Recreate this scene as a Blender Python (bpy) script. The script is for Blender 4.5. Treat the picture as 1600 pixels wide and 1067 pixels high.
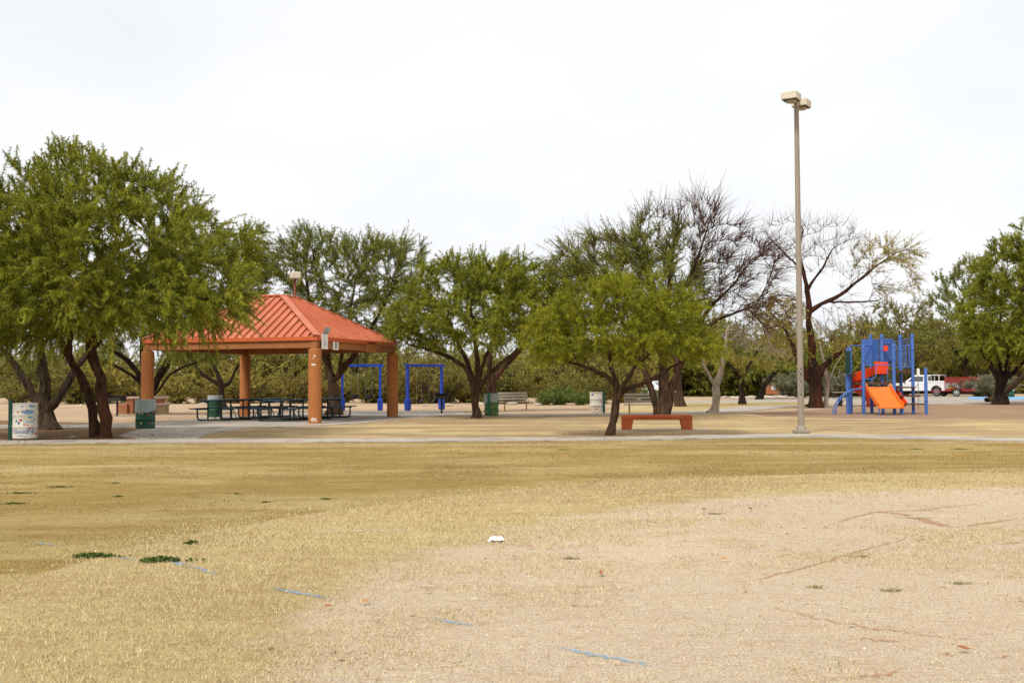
import bpy, math, random
import numpy as np
from mathutils import Matrix, Vector

for o in list(bpy.data.objects):
    bpy.data.objects.remove(o)
SC = bpy.context.scene
C = SC.collection
PI = math.pi

# ------------------------------------------------------------------ camera
FPX, CAMH = 1700.0, 1.37
PITCH, ROLL = math.atan(64.5 / 1700.0), -0.005
cam_d = bpy.data.cameras.new('camera')
cam_d.sensor_width = 36.0
cam_d.lens = 36.0 * FPX / 1600.0
cam_d.clip_start, cam_d.clip_end = 0.1, 6000.0
cam = bpy.data.objects.new('camera', cam_d)
C.objects.link(cam)
RM = Matrix.Rotation(PI / 2 + PITCH, 3, 'X') @ Matrix.Rotation(ROLL, 3, 'Z')
cam.matrix_world = Matrix.Translation((0, 0, CAMH)) @ RM.to_4x4()
SC.camera = cam
SC.render.resolution_x, SC.render.resolution_y = 1024, 682

# ------------------------------------------------------------------ sky, sun, exposure
SUN_EL, SUN_AZ = math.radians(52), math.radians(-148)      # azimuth from +Y towards +X
W = bpy.data.worlds.new('World')
SC.world = W
W.use_nodes = True
nt = W.node_tree
nt.nodes.clear()
n_out = nt.nodes.new('ShaderNodeOutputWorld')
n_bg = nt.nodes.new('ShaderNodeBackground')
n_sky = nt.nodes.new('ShaderNodeTexSky')
n_sky.sky_type = 'NISHITA'
n_sky.sun_disc = False
n_sky.sun_elevation = SUN_EL
n_sky.sun_rotation = SUN_AZ
n_sky.dust_density = 4.0
n_hs = nt.nodes.new('ShaderNodeHueSaturation')
n_hs.inputs['Saturation'].default_value = 0.25
nt.links.new(n_sky.outputs[0], n_hs.inputs['Color'])
n_tc = nt.nodes.new('ShaderNodeTexCoord')
n_mp = nt.nodes.new('ShaderNodeMapping')
n_mp.inputs['Scale'].default_value = (1.0, 1.0, 2.6)
nt.links.new(n_tc.outputs['Generated'], n_mp.inputs['Vector'])
n_ns = nt.nodes.new('ShaderNodeTexNoise')
n_ns.inputs['Scale'].default_value = 2.2
n_ns.inputs['Detail'].default_value = 5.0
nt.links.new(n_mp.outputs[0], n_ns.inputs['Vector'])
n_cr = nt.nodes.new('ShaderNodeValToRGB')
n_cr.color_ramp.elements[0].position = 0.30
n_cr.color_ramp.elements[0].color = (0.83, 0.86, 0.905, 1)
n_cr.color_ramp.elements[1].position = 0.68
n_cr.color_ramp.elements[1].color = (1.0, 1.0, 1.0, 1)
nt.links.new(n_ns.outputs['Fac'], n_cr.inputs['Fac'])
n_sc = nt.nodes.new('ShaderNodeVectorMath')
n_sc.operation = 'SCALE'
n_sc.inputs['Scale'].default_value = 5.1
nt.links.new(n_cr.outputs['Color'], n_sc.inputs[0])
n_mx = nt.nodes.new('ShaderNodeMixRGB')
n_mx.inputs['Fac'].default_value = 0.9
nt.links.new(n_hs.outputs['Color'], n_mx.inputs['Color1'])
nt.links.new(n_sc.outputs['Vector'], n_mx.inputs['Color2'])
nt.links.new(n_mx.outputs['Color'], n_bg.inputs['Color'])
n_bg.inputs['Strength'].default_value = 0.10
nt.links.new(n_bg.outputs[0], n_out.inputs['Surface'])

sun_d = bpy.data.lights.new('sun', 'SUN')
sun_d.energy = 1.5
sun_d.angle = math.radians(10)
sun_d.color = (1.0, 0.965, 0.90)
sun = bpy.data.objects.new('sun', sun_d)
C.objects.link(sun)
sdir = Vector((math.sin(SUN_AZ) * math.cos(SUN_EL), math.cos(SUN_AZ) * math.cos(SUN_EL), math.sin(SUN_EL)))
sun.rotation_euler = sdir.to_track_quat('Z', 'Y').to_euler()
sun.location = (0, 0, 40)

vs = SC.view_settings
SC.display_settings.display_device = 'sRGB'
vs.view_transform = 'Standard'
vs.look = 'None'
vs.exposure = 1.08
vs.gamma = 1.0
vs.use_curve_mapping = False

# ------------------------------------------------------------------ helpers: pixels of the survey to places on the ground
def ray(px, py):
    return RM @ Vector(((px - 800) / FPX, -(py - 533.5) / FPX, -1))

def gp(px, py, z=0.0):
    d = ray(px, py)
    t = (z - CAMH) / d.z
    return Vector((0, 0, CAMH)) + d * t

def at(px, py, Y):
    d = ray(px, py)
    return Vector((0, 0, CAMH)) + d * (Y / d.y)

# ------------------------------------------------------------------ helpers: materials
def _mat(name):
    m = bpy.data.materials.new(name)
    m.use_nodes = True
    n = m.node_tree.nodes
    return m, m.node_tree, n, n['Principled BSDF']

def c4(c):
    return (c[0], c[1], c[2], 1.0)

def ramp(nt, fac, stops):
    r = nt.nodes.new('ShaderNodeValToRGB')
    el = r.color_ramp.elements
    while len(el) < len(stops):
        el.new(0.5)
    for e, (p, c) in zip(el, stops):
        e.position = p
        e.color = c4(c)
    nt.links.new(fac, r.inputs['Fac'])
    return r.outputs['Color']

def noise(nt, vec, scale, detail=4.0, rough=0.55, dist=0.0):
    t = nt.nodes.new('ShaderNodeTexNoise')
    t.inputs['Scale'].default_value = scale
    t.inputs['Detail'].default_value = detail
    t.inputs['Roughness'].default_value = rough
    t.inputs['Distortion'].default_value = dist
    if vec is not None:
        nt.links.new(vec, t.inputs['Vector'])
    return t.outputs['Fac']

def coords(nt, kind='Object', scale=(1, 1, 1)):
    t = nt.nodes.new('ShaderNodeTexCoord')
    mp = nt.nodes.new('ShaderNodeMapping')
    mp.inputs['Scale'].default_value = scale
    nt.links.new(t.outputs[kind], mp.inputs['Vector'])
    return mp.outputs[0]

def mixc(nt, fac, a, b, mode='MIX'):
    m = nt.nodes.new('ShaderNodeMixRGB')
    m.blend_type = mode
    for sock, v in (('Fac', fac), ('Color1', a), ('Color2', b)):
        if isinstance(v, (int, float)):
            m.inputs[sock].default_value = v
        elif isinstance(v, tuple):
            m.inputs[sock].default_value = c4(v)
        else:
            nt.links.new(v, m.inputs[sock])
    return m.outputs['Color']

def mth(nt, op, a, b=None, c=None, clamp=False):
    m = nt.nodes.new('ShaderNodeMath')
    m.operation = op
    m.use_clamp = clamp
    for i, v in enumerate((a, b, c)):
        if v is None:
            continue
        if isinstance(v, (int, float)):
            m.inputs[i].default_value = v
        else:
            nt.links.new(v, m.inputs[i])
    return m.outputs[0]

def bump(nt, bsdf, height, strength, dist=0.02):
    b = nt.nodes.new('ShaderNodeBump')
    b.inputs['Strength'].default_value = strength
    b.inputs['Distance'].default_value = dist
    nt.links.new(height, b.inputs['Height'])
    nt.links.new(b.outputs[0], bsdf.inputs['Normal'])

def pmat(name, c1, c2, scale=4.0, rough=0.75, bumps=0.15, bscale=60.0, metal=0.0, spec=0.35,
         stretch=(1, 1, 1), wear=None, wear_at=0.66, wear_scale=9.0, kind='Object'):
    """paint, concrete, timber ... : two tones of noise, optional worn patches, fine relief"""
    m, t, n, b = _mat(name)
    v = coords(t, kind, stretch)
    col = ramp(t, noise(t, v, scale, 6, 0.6), [(0.3, c1), (0.7, c2)])
    if wear:
        f = noise(t, v, wear_scale, 7, 0.65)
        k = t.nodes.new('ShaderNodeMapRange')
        k.inputs[1].default_value, k.inputs[2].default_value = wear_at, wear_at + 0.05
        t.links.new(f, k.inputs[0])
        col = mixc(t, k.outputs[0], col, wear)
    t.links.new(col, b.inputs['Base Color'])
    b.inputs['Roughness'].default_value = rough
    b.inputs['Metallic'].default_value = metal
    b.inputs['Specular IOR Level'].default_value = spec
    if bumps:
        bump(t, b, noise(t, v, bscale, 5), bumps, 0.01)
    return m

def bark_mat(name, c1, c2, c3=None):
    m, t, n, b = _mat(name)
    v = coords(t, 'Object', (1, 1, 0.16))
    f = noise(t, v, 13, 8, 0.7, 0.6)
    col = ramp(t, f, [(0.38, c1), (0.60, c2)])
    if c3:
        g = noise(t, coords(t, 'Object', (1, 1, 0.35)), 1.9, 5)
        col = mixc(t, ramp(t, g, [(0.42, (0, 0, 0)), (0.72, (0.9, 0.9, 0.9))]), col, c3)
    t.links.new(col, b.inputs['Base Color'])
    b.inputs['Roughness'].default_value = 0.95
    b.inputs['Specular IOR Level'].default_value = 0.15
    bump(t, b, f, 1.0, 0.12)
    return m

def leaf_mat(name, stops, trans=0.28, gain=1.0, vary=0.0):
    m, t, n, b = _mat(name)
    stops = [(p, tuple(min(x * gain, .8) for x in c)) for p, c in stops]
    a = t.nodes.new('ShaderNodeAttribute')
    a.attribute_name = 'rnd'
    col = ramp(t, a.outputs['Fac'], stops)
    oi = t.nodes.new('ShaderNodeObjectInfo')
    col = mixc(t, 1.0, col, ramp(t, oi.outputs['Random'], [(0.0, (1 - vary, 1 - vary * .85, 1 - vary)), (0.5, (1, 1, 1)), (1.0, (1 + vary, 1 + vary * .55, 1 + vary * .2))]), 'MULTIPLY')
    t.links.new(col, b.inputs['Base Color'])
    b.inputs['Roughness'].default_value = 0.6
    b.inputs['Specular IOR Level'].default_value = 0.25
    tr = t.nodes.new('ShaderNodeBsdfTranslucent')
    t.links.new(col, tr.inputs['Color'])
    mx = t.nodes.new('ShaderNodeMixShader')
    mx.inputs[0].default_value = trans
    t.links.new(b.outputs[0], mx.inputs[1])
    t.links.new(tr.outputs[0], mx.inputs[2])
    t.links.new(mx.outputs[0], n['Material Output'].inputs['Surface'])
    return m

M = {}
M['roof'] = pmat('roof_paint', (0.43, 0.120, 0.055), (0.51, 0.150, 0.072), 0.6, 0.5, 0.05, 30, spec=0.4, wear=(0.52, 0.17, 0.088), wear_at=0.56, wear_scale=1.1)
M['fascia'] = pmat('fascia_paint', (0.50, 0.10, 0.032), (0.55, 0.12, 0.04), 0.8, 0.5, 0.03)
M['beam'] = pmat('beam_paint', (0.29, 0.105, 0.030), (0.38, 0.15, 0.05), 1.6, 0.65, 0.1, wear=(0.24, 0.10, 0.045), wear_at=0.62, wear_scale=3)
M['column'] = pmat('column_stucco', (0.36, 0.130, 0.034), (0.42, 0.155, 0.043), 2.0, 0.8, 0.25, 45, wear=(0.5, 0.33, 0.2), wear_at=0.74, wear_scale=6)
M['white'] = pmat('white_paint', (0.70, 0.69, 0.65), (0.80, 0.79, 0.76), 5, 0.6, 0.05)
M['black'] = pmat('black_print', (0.02, 0.02, 0.02), (0.03, 0.03, 0.03), 5, 0.6, 0.0)
M['concrete'] = pmat('concrete', (0.32, 0.275, 0.225), (0.44, 0.385, 0.32), 1.3, 0.9, 0.3, 70, wear=(0.27, 0.225, 0.18), wear_at=0.55, wear_scale=0.8)
M['concrete_old'] = pmat('concrete_old', (0.40, 0.33, 0.25), (0.50, 0.42, 0.33), 2.0, 0.9, 0.3, 60)
M['table'] = pmat('blue_coated_steel', (0.010, 0.045, 0.085), (0.018, 0.07, 0.12), 6, 0.5, 0.1, 80, wear=(0.05, 0.12, 0.16), wear_at=0.7)
M['frame'] = pmat('dark_green_tube', (0.006, 0.018, 0.016), (0.012, 0.03, 0.025), 6, 0.45, 0.03)
M['drum_green'] = pmat('drum_green', (0.008, 0.055, 0.028), (0.016, 0.085, 0.045), 5, 0.55, 0.1, wear=(0.05, 0.035, 0.02), wear_at=0.68)
M['drum_olive'] = pmat('drum_light_green', (0.05, 0.16, 0.05), (0.12, 0.17, 0.05), 5, 0.6, 0.1, wear=(0.23, 0.13, 0.05), wear_at=0.58, wear_scale=5)
M['drum_white'] = pmat('drum_white', (0.60, 0.56, 0.45), (0.74, 0.71, 0.62), 4, 0.6, 0.08, wear=(0.5, 0.42, 0.3), wear_at=0.68)
M['drum_grey'] = pmat('drum_grey', (0.22, 0.27, 0.26), (0.33, 0.38, 0.37), 5, 0.55, 0.08)
M['post_green'] = pmat('post_green', (0.02, 0.13, 0.06), (0.035, 0.19, 0.08), 6, 0.6, 0.1)
M['post_dark'] = pmat('post_dark_green', (0.006, 0.05, 0.035), (0.012, 0.075, 0.05), 6, 0.6, 0.1)
M['dark'] = pmat('dark_inside', (0.015, 0.013, 0.012), (0.03, 0.027, 0.025), 6, 0.8, 0.0)
M['ink_blue'] = pmat('blue_spray_paint', (0.02, 0.06, 0.32), (0.03, 0.09, 0.42), 20, 0.6, 0.0)
M['ink_red'] = pmat('red_spray_paint', (0.50, 0.035, 0.015), (0.60, 0.07, 0.02), 20, 0.6, 0.0)
M['ink_yellow'] = pmat('yellow_spray_paint', (0.55, 0.42, 0.04), (0.6, 0.5, 0.1), 20, 0.6, 0.0)
M['ink_black'] = pmat('black_spray_paint', (0.02, 0.03, 0.03), (0.05, 0.06, 0.05), 20, 0.7, 0.0)
M['ink_sky'] = pmat('pale_blue_spray_paint', (0.12, 0.28, 0.5), (0.2, 0.36, 0.55), 20, 0.7, 0.0)
M['blue'] = pmat('playground_blue', (0.045, 0.115, 0.36), (0.065, 0.15, 0.45), 3, 0.45, 0.04)
M['swing_blue'] = pmat('swing_blue', (0.010, 0.045, 0.33), (0.016, 0.06, 0.42), 3, 0.5, 0.04)
M['orange'] = pmat('orange_plastic', (0.64, 0.125, 0.008), (0.74, 0.17, 0.014), 4, 0.5, 0.05, wear=(0.58, 0.17, 0.04), wear_at=0.58)
M['red'] = pmat('red_plastic', (0.72, 0.045, 0.006), (0.80, 0.065, 0.010), 3, 0.4, 0.03)
M['deck'] = pmat('deck_brown', (0.075, 0.03, 0.018), (0.11, 0.05, 0.03), 6, 0.7, 0.1)
M['panel_green'] = pmat('dark_green_plastic', (0.004, 0.03, 0.024), (0.007, 0.045, 0.035), 6, 0.5, 0.03)
M['bench_orange'] = pmat('orange_concrete', (0.40, 0.085, 0.025), (0.50, 0.125, 0.042), 3, 0.85, 0.3, 60, wear=(0.45, 0.22, 0.12), wear_at=0.7)
M['terracotta'] = pmat('terracotta_concrete', (0.42, 0.17, 0.075), (0.50, 0.21, 0.10), 3, 0.85, 0.25, 50)
M['tan_block'] = pmat('tan_concrete', (0.30, 0.21, 0.115), (0.38, 0.27, 0.155), 3, 0.9, 0.3, 50)
M['slab_pink'] = pmat('pale_pink_concrete', (0.50, 0.36, 0.28), (0.56, 0.42, 0.33), 3, 0.85, 0.25, 50)
M['plank'] = pmat('weathered_plank', (0.34, 0.28, 0.20), (0.50, 0.44, 0.35), 5, 0.85, 0.35, 40, stretch=(0.25, 6, 6))
M['tan_metal'] = pmat('tan_painted_steel', (0.42, 0.27, 0.10), (0.50, 0.33, 0.14), 5, 0.6, 0.1)
M['pole'] = pmat('tan_pole_paint', (0.25, 0.21, 0.16), (0.32, 0.275, 0.215), 3, 0.6, 0.12, 50, stretch=(1, 1, 0.3))
M['lamp_head'] = pmat('cream_lamp_housing', (0.54, 0.49, 0.37), (0.62, 0.57, 0.45), 4, 0.5, 0.05)
M['lamp_pole_red'] = pmat('rusty_pole', (0.19, 0.065, 0.035), (0.25, 0.09, 0.05), 6, 0.7, 0.1)
M['lens'] = pmat('lamp_lens', (0.30, 0.27, 0.20), (0.42, 0.38, 0.30), 6, 0.25, 0.05, spec=0.6)
M['grill'] = pmat('grill_iron', (0.012, 0.011, 0.012), (0.035, 0.022, 0.017), 8, 0.75, 0.2, wear=(0.14, 0.06, 0.03), wear_at=0.68)
M['chain'] = pmat('chain_steel', (0.20, 0.19, 0.17), (0.30, 0.28, 0.26), 9, 0.5, 0.0, metal=0.5)
M['rubber'] = pmat('black_rubber', (0.012, 0.012, 0.014), (0.03, 0.03, 0.033), 9, 0.7, 0.1)
M['car_white'] = pmat('white_car_paint', (0.68, 0.68, 0.68), (0.74, 0.74, 0.74), 1.5, 0.22, 0.0, spec=0.5)
M['glass'] = pmat('car_glass', (0.035, 0.045, 0.045), (0.05, 0.06, 0.06), 2, 0.08, 0.0, spec=0.8)
M['chrome'] = pmat('bumper_chrome', (0.5, 0.5, 0.5), (0.6, 0.6, 0.6), 4, 0.25, 0.0, metal=0.9)
M['hub'] = pmat('steel_rim', (0.55, 0.54, 0.52), (0.65, 0.64, 0.62), 5, 0.4, 0.0, metal=0.4)
M['tail'] = pmat('tail_lamp_red', (0.45, 0.012, 0.01), (0.5, 0.02, 0.015), 4, 0.25, 0.0)
M['trailer_red'] = pmat('trailer_red', (0.25, 0.014, 0.010), (0.32, 0.022, 0.014), 4, 0.5, 0.05, wear=(0.2, 0.03, 0.02), wear_at=0.66)
M['mesh_wire'] = pmat('wire_mesh_dark', (0.05, 0.06, 0.05), (0.07, 0.08, 0.065), 8, 0.7, 0.0)
M['yellow'] = pmat('yellow_machine', (0.62, 0.33, 0.02), (0.68, 0.38, 0.04), 5, 0.5, 0.0)
M['tool_blue'] = pmat('blue_tool', (0.15, 0.30, 0.60), (0.22, 0.38, 0.66), 5, 0.5, 0.0)
M['kerb_blue'] = pmat('blue_kerb_paint', (0.16, 0.38, 0.72), (0.26, 0.48, 0.78), 6, 0.7, 0.1)
M['rust_board'] = pmat('rusty_board', (0.30, 0.10, 0.035), (0.40, 0.16, 0.07), 7, 0.85, 0.2)
M['rock'] = pmat('pale_rock', (0.36, 0.29, 0.22), (0.55, 0.46, 0.37), 4, 0.9, 0.5, 20)
M['paper'] = pmat('white_paper', (0.74, 0.74, 0.76), (0.82, 0.82, 0.83), 10, 0.8, 0.2, 40)
M['stucco'] = pmat('pale_stucco', (0.55, 0.44, 0.34), (0.62, 0.52, 0.42), 2, 0.9, 0.2)
M['root'] = pmat('dark_root', (0.05, 0.03, 0.02), (0.09, 0.06, 0.04), 6, 0.9, 0.4)
M['bark_red'] = bark_mat('mesquite_bark_red', (0.012, 0.007, 0.005), (0.105, 0.055, 0.032), (0.14, 0.055, 0.026))
M['bark_dark'] = bark_mat('mesquite_bark_dark', (0.008, 0.005, 0.004), (0.050, 0.030, 0.020))
M['bark_brown'] = bark_mat('mesquite_bark_brown', (0.026, 0.015, 0.009), (0.125, 0.072, 0.040))
M['bark_grey'] = bark_mat('mesquite_bark_grey', (0.020, 0.013, 0.009), (0.125, 0.082, 0.052))
M['bark_pale'] = bark_mat('dead_pale_wood', (0.24, 0.18, 0.12), (0.52, 0.43, 0.32))
M['bark_burnt'] = bark_mat('burnt_bark', (0.008, 0.005, 0.004), (0.050, 0.026, 0.016), (0.11, 0.03, 0.012))
M['twig'] = pmat('twig_bark', (0.040, 0.024, 0.017), (0.085, 0.053, 0.036), 8, 0.9, 0.0)
M['twig_mid'] = pmat('twig_brown', (0.055, 0.024, 0.014), (0.12, 0.060, 0.036), 8, 0.9, 0.0)
M['twig_red'] = pmat('twig_reddish', (0.080, 0.036, 0.028), (0.15, 0.078, 0.058), 8, 0.9, 0.0)
M['twig_pale'] = pmat('twig_pale', (0.26, 0.21, 0.16), (0.38, 0.32, 0.25), 8, 0.9, 0.0)
M['leaf_green'] = leaf_mat('mesquite_leaf', [(0.0, (0.075, 0.088, 0.009)), (0.4, (0.140, 0.155, 0.013)), (0.75, (0.225, 0.228, 0.020)), (0.97, (0.33, 0.295, 0.030)), (0.995, (0.46, 0.20, 0.03))], 0.32, 1.5)
M['leaf_deep'] = leaf_mat('mesquite_leaf_deep', [(0.0, (0.066, 0.080, 0.014)), (0.45, (0.125, 0.138, 0.020)), (0.8, (0.195, 0.198, 0.030)), (0.98, (0.27, 0.25, 0.045)), (1.0, (0.34, 0.15, 0.03))], 0.32, 1.5)
M['leaf_yellow'] = leaf_mat('young_mesquite_leaf', [(0.0, (0.105, 0.120, 0.008)), (0.4, (0.180, 0.190, 0.010)), (0.8, (0.265, 0.255, 0.014)), (1.0, (0.36, 0.31, 0.022))], 0.32, 1.3)
M['leaf_olive'] = leaf_mat('desert_scrub_leaf', [(0.0, (0.125, 0.120, 0.022)), (0.5, (0.215, 0.198, 0.036)), (0.85, (0.31, 0.27, 0.060)), (1.0, (0.39, 0.32, 0.10))], 0.25, 1.25, 0.32)
M['leaf_brownish'] = leaf_mat('olive_brown_leaf', [(0.0, (0.115, 0.108, 0.020)), (0.5, (0.21, 0.175, 0.034)), (1.0, (0.32, 0.23, 0.055))], 0.25, 1.25, 0.25)
M['leaf_bright'] = leaf_mat('bright_shrub_leaf', [(0.0, (0.085, 0.125, 0.022)), (0.5, (0.160, 0.215, 0.042)), (1.0, (0.25, 0.29, 0.07))])
M['leaf_grey'] = leaf_mat('grey_shrub_leaf', [(0.0, (0.12, 0.125, 0.06)), (0.5, (0.20, 0.20, 0.115)), (1.0, (0.31, 0.29, 0.19))])
M['leaf_weed'] = leaf_mat('clover_leaf', [(0.0, (0.045, 0.085, 0.012)), (0.6, (0.085, 0.140, 0.022)), (1.0, (0.17, 0.20, 0.045))], 0.2)
M['leaf_dull'] = leaf_mat('dull_tuft_leaf', [(0.0, (0.34, 0.30, 0.15)), (0.6, (0.45, 0.40, 0.21)), (1.0, (0.55, 0.47, 0.27))], 0.2)
M['straw'] = leaf_mat('dry_grass_blade', [(0.0, (0.30, 0.205, 0.090)), (0.35, (0.53, 0.415, 0.195)), (0.8, (0.67, 0.545, 0.28)), (1.0, (0.76, 0.67, 0.44))], 0.2)
M['gold_blade'] = leaf_mat('golden_grass_blade', [(0.0, (0.17, 0.105, 0.026)), (0.4, (0.28, 0.185, 0.055)), (0.8, (0.38, 0.27, 0.09)), (1.0, (0.52, 0.40, 0.18))], 0.2)
M['fallen'] = leaf_mat('fallen_leaf', [(0.0, (0.20, 0.07, 0.02)), (0.6, (0.34, 0.13, 0.04)), (1.0, (0.45, 0.26, 0.10))], 0.1)

def liner_mat():
    m, t, n, b = _mat('plastic_liner')
    v = coords(t, 'Object', (1, 1, 0.5))
    t.links.new(ramp(t, noise(t, v, 7, 5), [(0.3, (0.42, 0.50, 0.50)), (0.7, (0.66, 0.70, 0.70))]), b.inputs['Base Color'])
    b.inputs['Roughness'].default_value = 0.25
    b.inputs['Alpha'].default_value = 0.55
    bump(t, b, noise(t, v, 12, 3, 0.5, 1.0), 0.8, 0.03)
    return m
M['liner'] = liner_mat()

def spray_mat(name, c, lo, hi, scale):
    """worn paint on the ground: the ground shows through the gaps"""
    m, t, n, b = _mat(name)
    v = coords(t, 'Object')
    t.links.new(ramp(t, noise(t, v, 6, 3), [(0.3, tuple(x * 0.8 for x in c)), (0.7, c)]), b.inputs['Base Color'])
    b.inputs['Roughness'].default_value = 0.9
    b.inputs['Specular IOR Level'].default_value = 0.1
    a = t.nodes.new('ShaderNodeAttribute')
    a.attribute_name = 'edge'
    f = mth(t, 'ADD', noise(t, v, scale, 6, 0.7), mth(t, 'MULTIPLY_ADD', a.outputs['Fac'], 0.6, -0.35))
    k = t.nodes.new('ShaderNodeMapRange')
    k.inputs[1].default_value, k.inputs[2].default_value = lo, hi
    t.links.new(f, k.inputs[0])
    t.links.new(k.outputs[0], b.inputs['Alpha'])
    return m
M['chalk_blue'] = spray_mat('blue_chalk', (0.18, 0.40, 0.60), 0.56, 0.98, 45)
M['chalk_white'] = spray_mat('white_chalk', (0.74, 0.70, 0.66), 0.58, 0.80, 38)
M['scuff'] = spray_mat('red_dirt', (0.44, 0.215, 0.095), 0.56, 1.0, 26)
M['bare_pale'] = spray_mat('pale_bare_earth', (0.62, 0.50, 0.37), 0.50, 0.95, 16)

# ------------------------------------------------------------------ helpers: meshes and objects
def link(name, me, mats, parent=None, loc=None):
    ob = bpy.data.objects.new(name, me)
    C.objects.link(ob)
    for m in (mats if isinstance(mats, (list, tuple)) else [mats]):
        if len(me.materials) < 8:
            me.materials.append(M[m] if isinstance(m, str) else m)
    if parent is not None:
        ob.parent = parent
    if loc is not None:
        ob.location = loc
    return ob

def tag(o, label, cat, group=None, kind=None):
    if label: o['label'] = label
    if cat: o['category'] = cat
    if group: o['group'] = group
    if kind: o['kind'] = kind
    return o

def thing(name, label, cat, loc=(0, 0, 0), rz=0.0, group=None):
    o = bpy.data.objects.new(name, None)
    o.empty_display_size = 0.2
    C.objects.link(o)
    o.location = loc
    o.rotation_euler = (0, 0, rz)
    return tag(o, label, cat, group)

def copy_tree(o, parent=None):
    c = o.copy()
    C.objects.link(c)
    c.parent = parent
    for ch in list(o.children):
        copy_tree(ch, c)
    return c

class MB:
    def __init__(s):
        s.v, s.f = [], []
    def add(s, vs, fs, mtx=None):
        n = len(s.v)
        for p in vs:
            p = Vector(p)
            s.v.append(tuple(mtx @ p) if mtx is not None else tuple(p))
        s.f += [tuple(i + n for i in f) for f in fs]
        return s
    def box(s, c, size, rot=None, bev=0.0, taper=1.0):
        x, y, z = (a / 2 for a in size)
        if bev <= 0:
            vs = [(-x, -y, -z), (x, -y, -z), (x, y, -z), (-x, y, -z), (-x * taper, -y * taper, z), (x * taper, -y * taper, z), (x * taper, y * taper, z), (-x * taper, y * taper, z)]
            fs = [(0, 3, 2, 1), (4, 5, 6, 7), (0, 1, 5, 4), (1, 2, 6, 5), (2, 3, 7, 6), (3, 0, 4, 7)]
        else:
            b = min(bev, x * .9, y * .9, z * .9)
            vs, fs = [], []
            rings = [(x - b, y - b, -z), (x, y, -z + b), (x, y, z - b), (x - b, y - b, z)]
            for (rx, ry, rz) in rings:
                vs += [(-rx + b, -ry, rz), (rx - b, -ry, rz), (rx, -ry + b, rz), (rx, ry - b, rz), (rx - b, ry, rz), (-rx + b, ry, rz), (-rx, ry - b, rz), (-rx, -ry + b, rz)]
            fs.append(tuple(reversed(range(8))))
            for k in range(3):
                for i in range(8):
                    j = (i + 1) % 8
                    fs.append((k * 8 + i, k * 8 + j, k * 8 + 8 + j, k * 8 + 8 + i))
            fs.append(tuple(range(24, 32)))
        m = Matrix.Translation(c)
        if rot is not None:
            m = m @ (rot if isinstance(rot, Matrix) else Matrix.Rotation(rot, 4, 'Z'))
        return s.add(vs, fs, m)
    def beam(s, a, b, w, h, up=(0, 0, 1)):
        a, b = Vector(a), Vector(b)
        d = (b - a)
        L = d.length
        d.normalize()
        u = Vector(up)
        x = d.cross(u)
        if x.length < 1e-4: x = d.cross(Vector((1, 0, 0)))
        x.normalize()
        u = x.cross(d)
        m = Matrix(((d.x, x.x, u.x, 0), (d.y, x.y, u.y, 0), (d.z, x.z, u.z, 0), (0, 0, 0, 1)))
        m.translation = (a + b) / 2
        return s.box((0, 0, 0), (0, 0, 0)) if L < 1e-6 else s._bx(L, w, h, m)
    def _bx(s, x, y, z, m):
        x, y, z = x / 2, y / 2, z / 2
        vs = [(-x, -y, -z), (x, -y, -z), (x, y, -z), (-x, y, -z), (-x, -y, z), (x, -y, z), (x, y, z), (-x, y, z)]
        fs = [(0, 3, 2, 1), (4, 5, 6, 7), (0, 1, 5, 4), (1, 2, 6, 5), (2, 3, 7, 6), (3, 0, 4, 7)]
        return s.add(vs, fs, m)
    def tube(s, pts, r, n=8, cap=True):
        pts = [Vector(p) for p in pts]
        if isinstance(r, (int, float)): r = [r] * len(pts)
        base = len(s.v)
        u = None
        for i, p in enumerate(pts):
            d = (pts[min(i + 1, len(pts) - 1)] - pts[max(i - 1, 0)]).normalized()
            if u is None:
                u = d.cross(Vector((0, 0, 1)))
                if u.length < 1e-3: u = Vector((1, 0, 0))
            u = (u - d * u.dot(d)).normalized()
            w = d.cross(u)
            for k in range(n):
                a = 2 * PI * k / n
                s.v.append(tuple(p + (u * math.cos(a) + w * math.sin(a)) * r[i]))
        for i in range(len(pts) - 1):
            for k in range(n):
                k2 = (k + 1) % n
                s.f.append((base + i * n + k, base + i * n + k2, base + (i + 1) * n + k2, base + (i + 1) * n + k))
        if cap:
            s.f.append(tuple(base + k for k in reversed(range(n))))
            e = base + (len(pts) - 1) * n
            s.f.append(tuple(e + k for k in range(n)))
        return s
    def lathe(s, prof, n=24, mtx=None, cap0=True, cap1=True):
        vs, fs = [], []
        for (r, z) in prof:
            for k in range(n):
                a = 2 * PI * k / n
                vs.append((r * math.cos(a), r * math.sin(a), z))
        for i in range(len(prof) - 1):
            for k in range(n):
                k2 = (k + 1) % n
                fs.append((i * n + k, i * n + k2, (i + 1) * n + k2, (i + 1) * n + k))
        if cap0: fs.append(tuple(reversed(range(n))))
        if cap1: fs.append(tuple((len(prof) - 1) * n + k for k in range(n)))
        return s.add(vs, fs, mtx)
    def prism(s, poly, h, mtx=None):
        """polygon in xy, extruded by h in z"""
        n = len(poly)
        vs = [(p[0], p[1], 0) for p in poly] + [(p[0], p[1], h) for p in poly]
        fs = [tuple(reversed(range(n))), tuple(range(n, 2 * n))]
        fs += [(i, (i + 1) % n, n + (i + 1) % n, n + i) for i in range(n)]
        return s.add(vs, fs, mtx)
    def mesh(s, name, smooth=False):
        me = bpy.data.meshes.new(name)
        me.from_pydata(s.v, [], s.f)
        me.update()
        if smooth:
            me.shade_smooth() if hasattr(me, 'shade_smooth') else None
            try: me.set_sharp_from_angle(angle=math.radians(40))
            except Exception: pass
        return me
    def build(s, name, mat, parent=None, smooth=False, loc=None):
        return link(name, s.mesh(name, smooth), mat, parent, loc)

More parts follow.
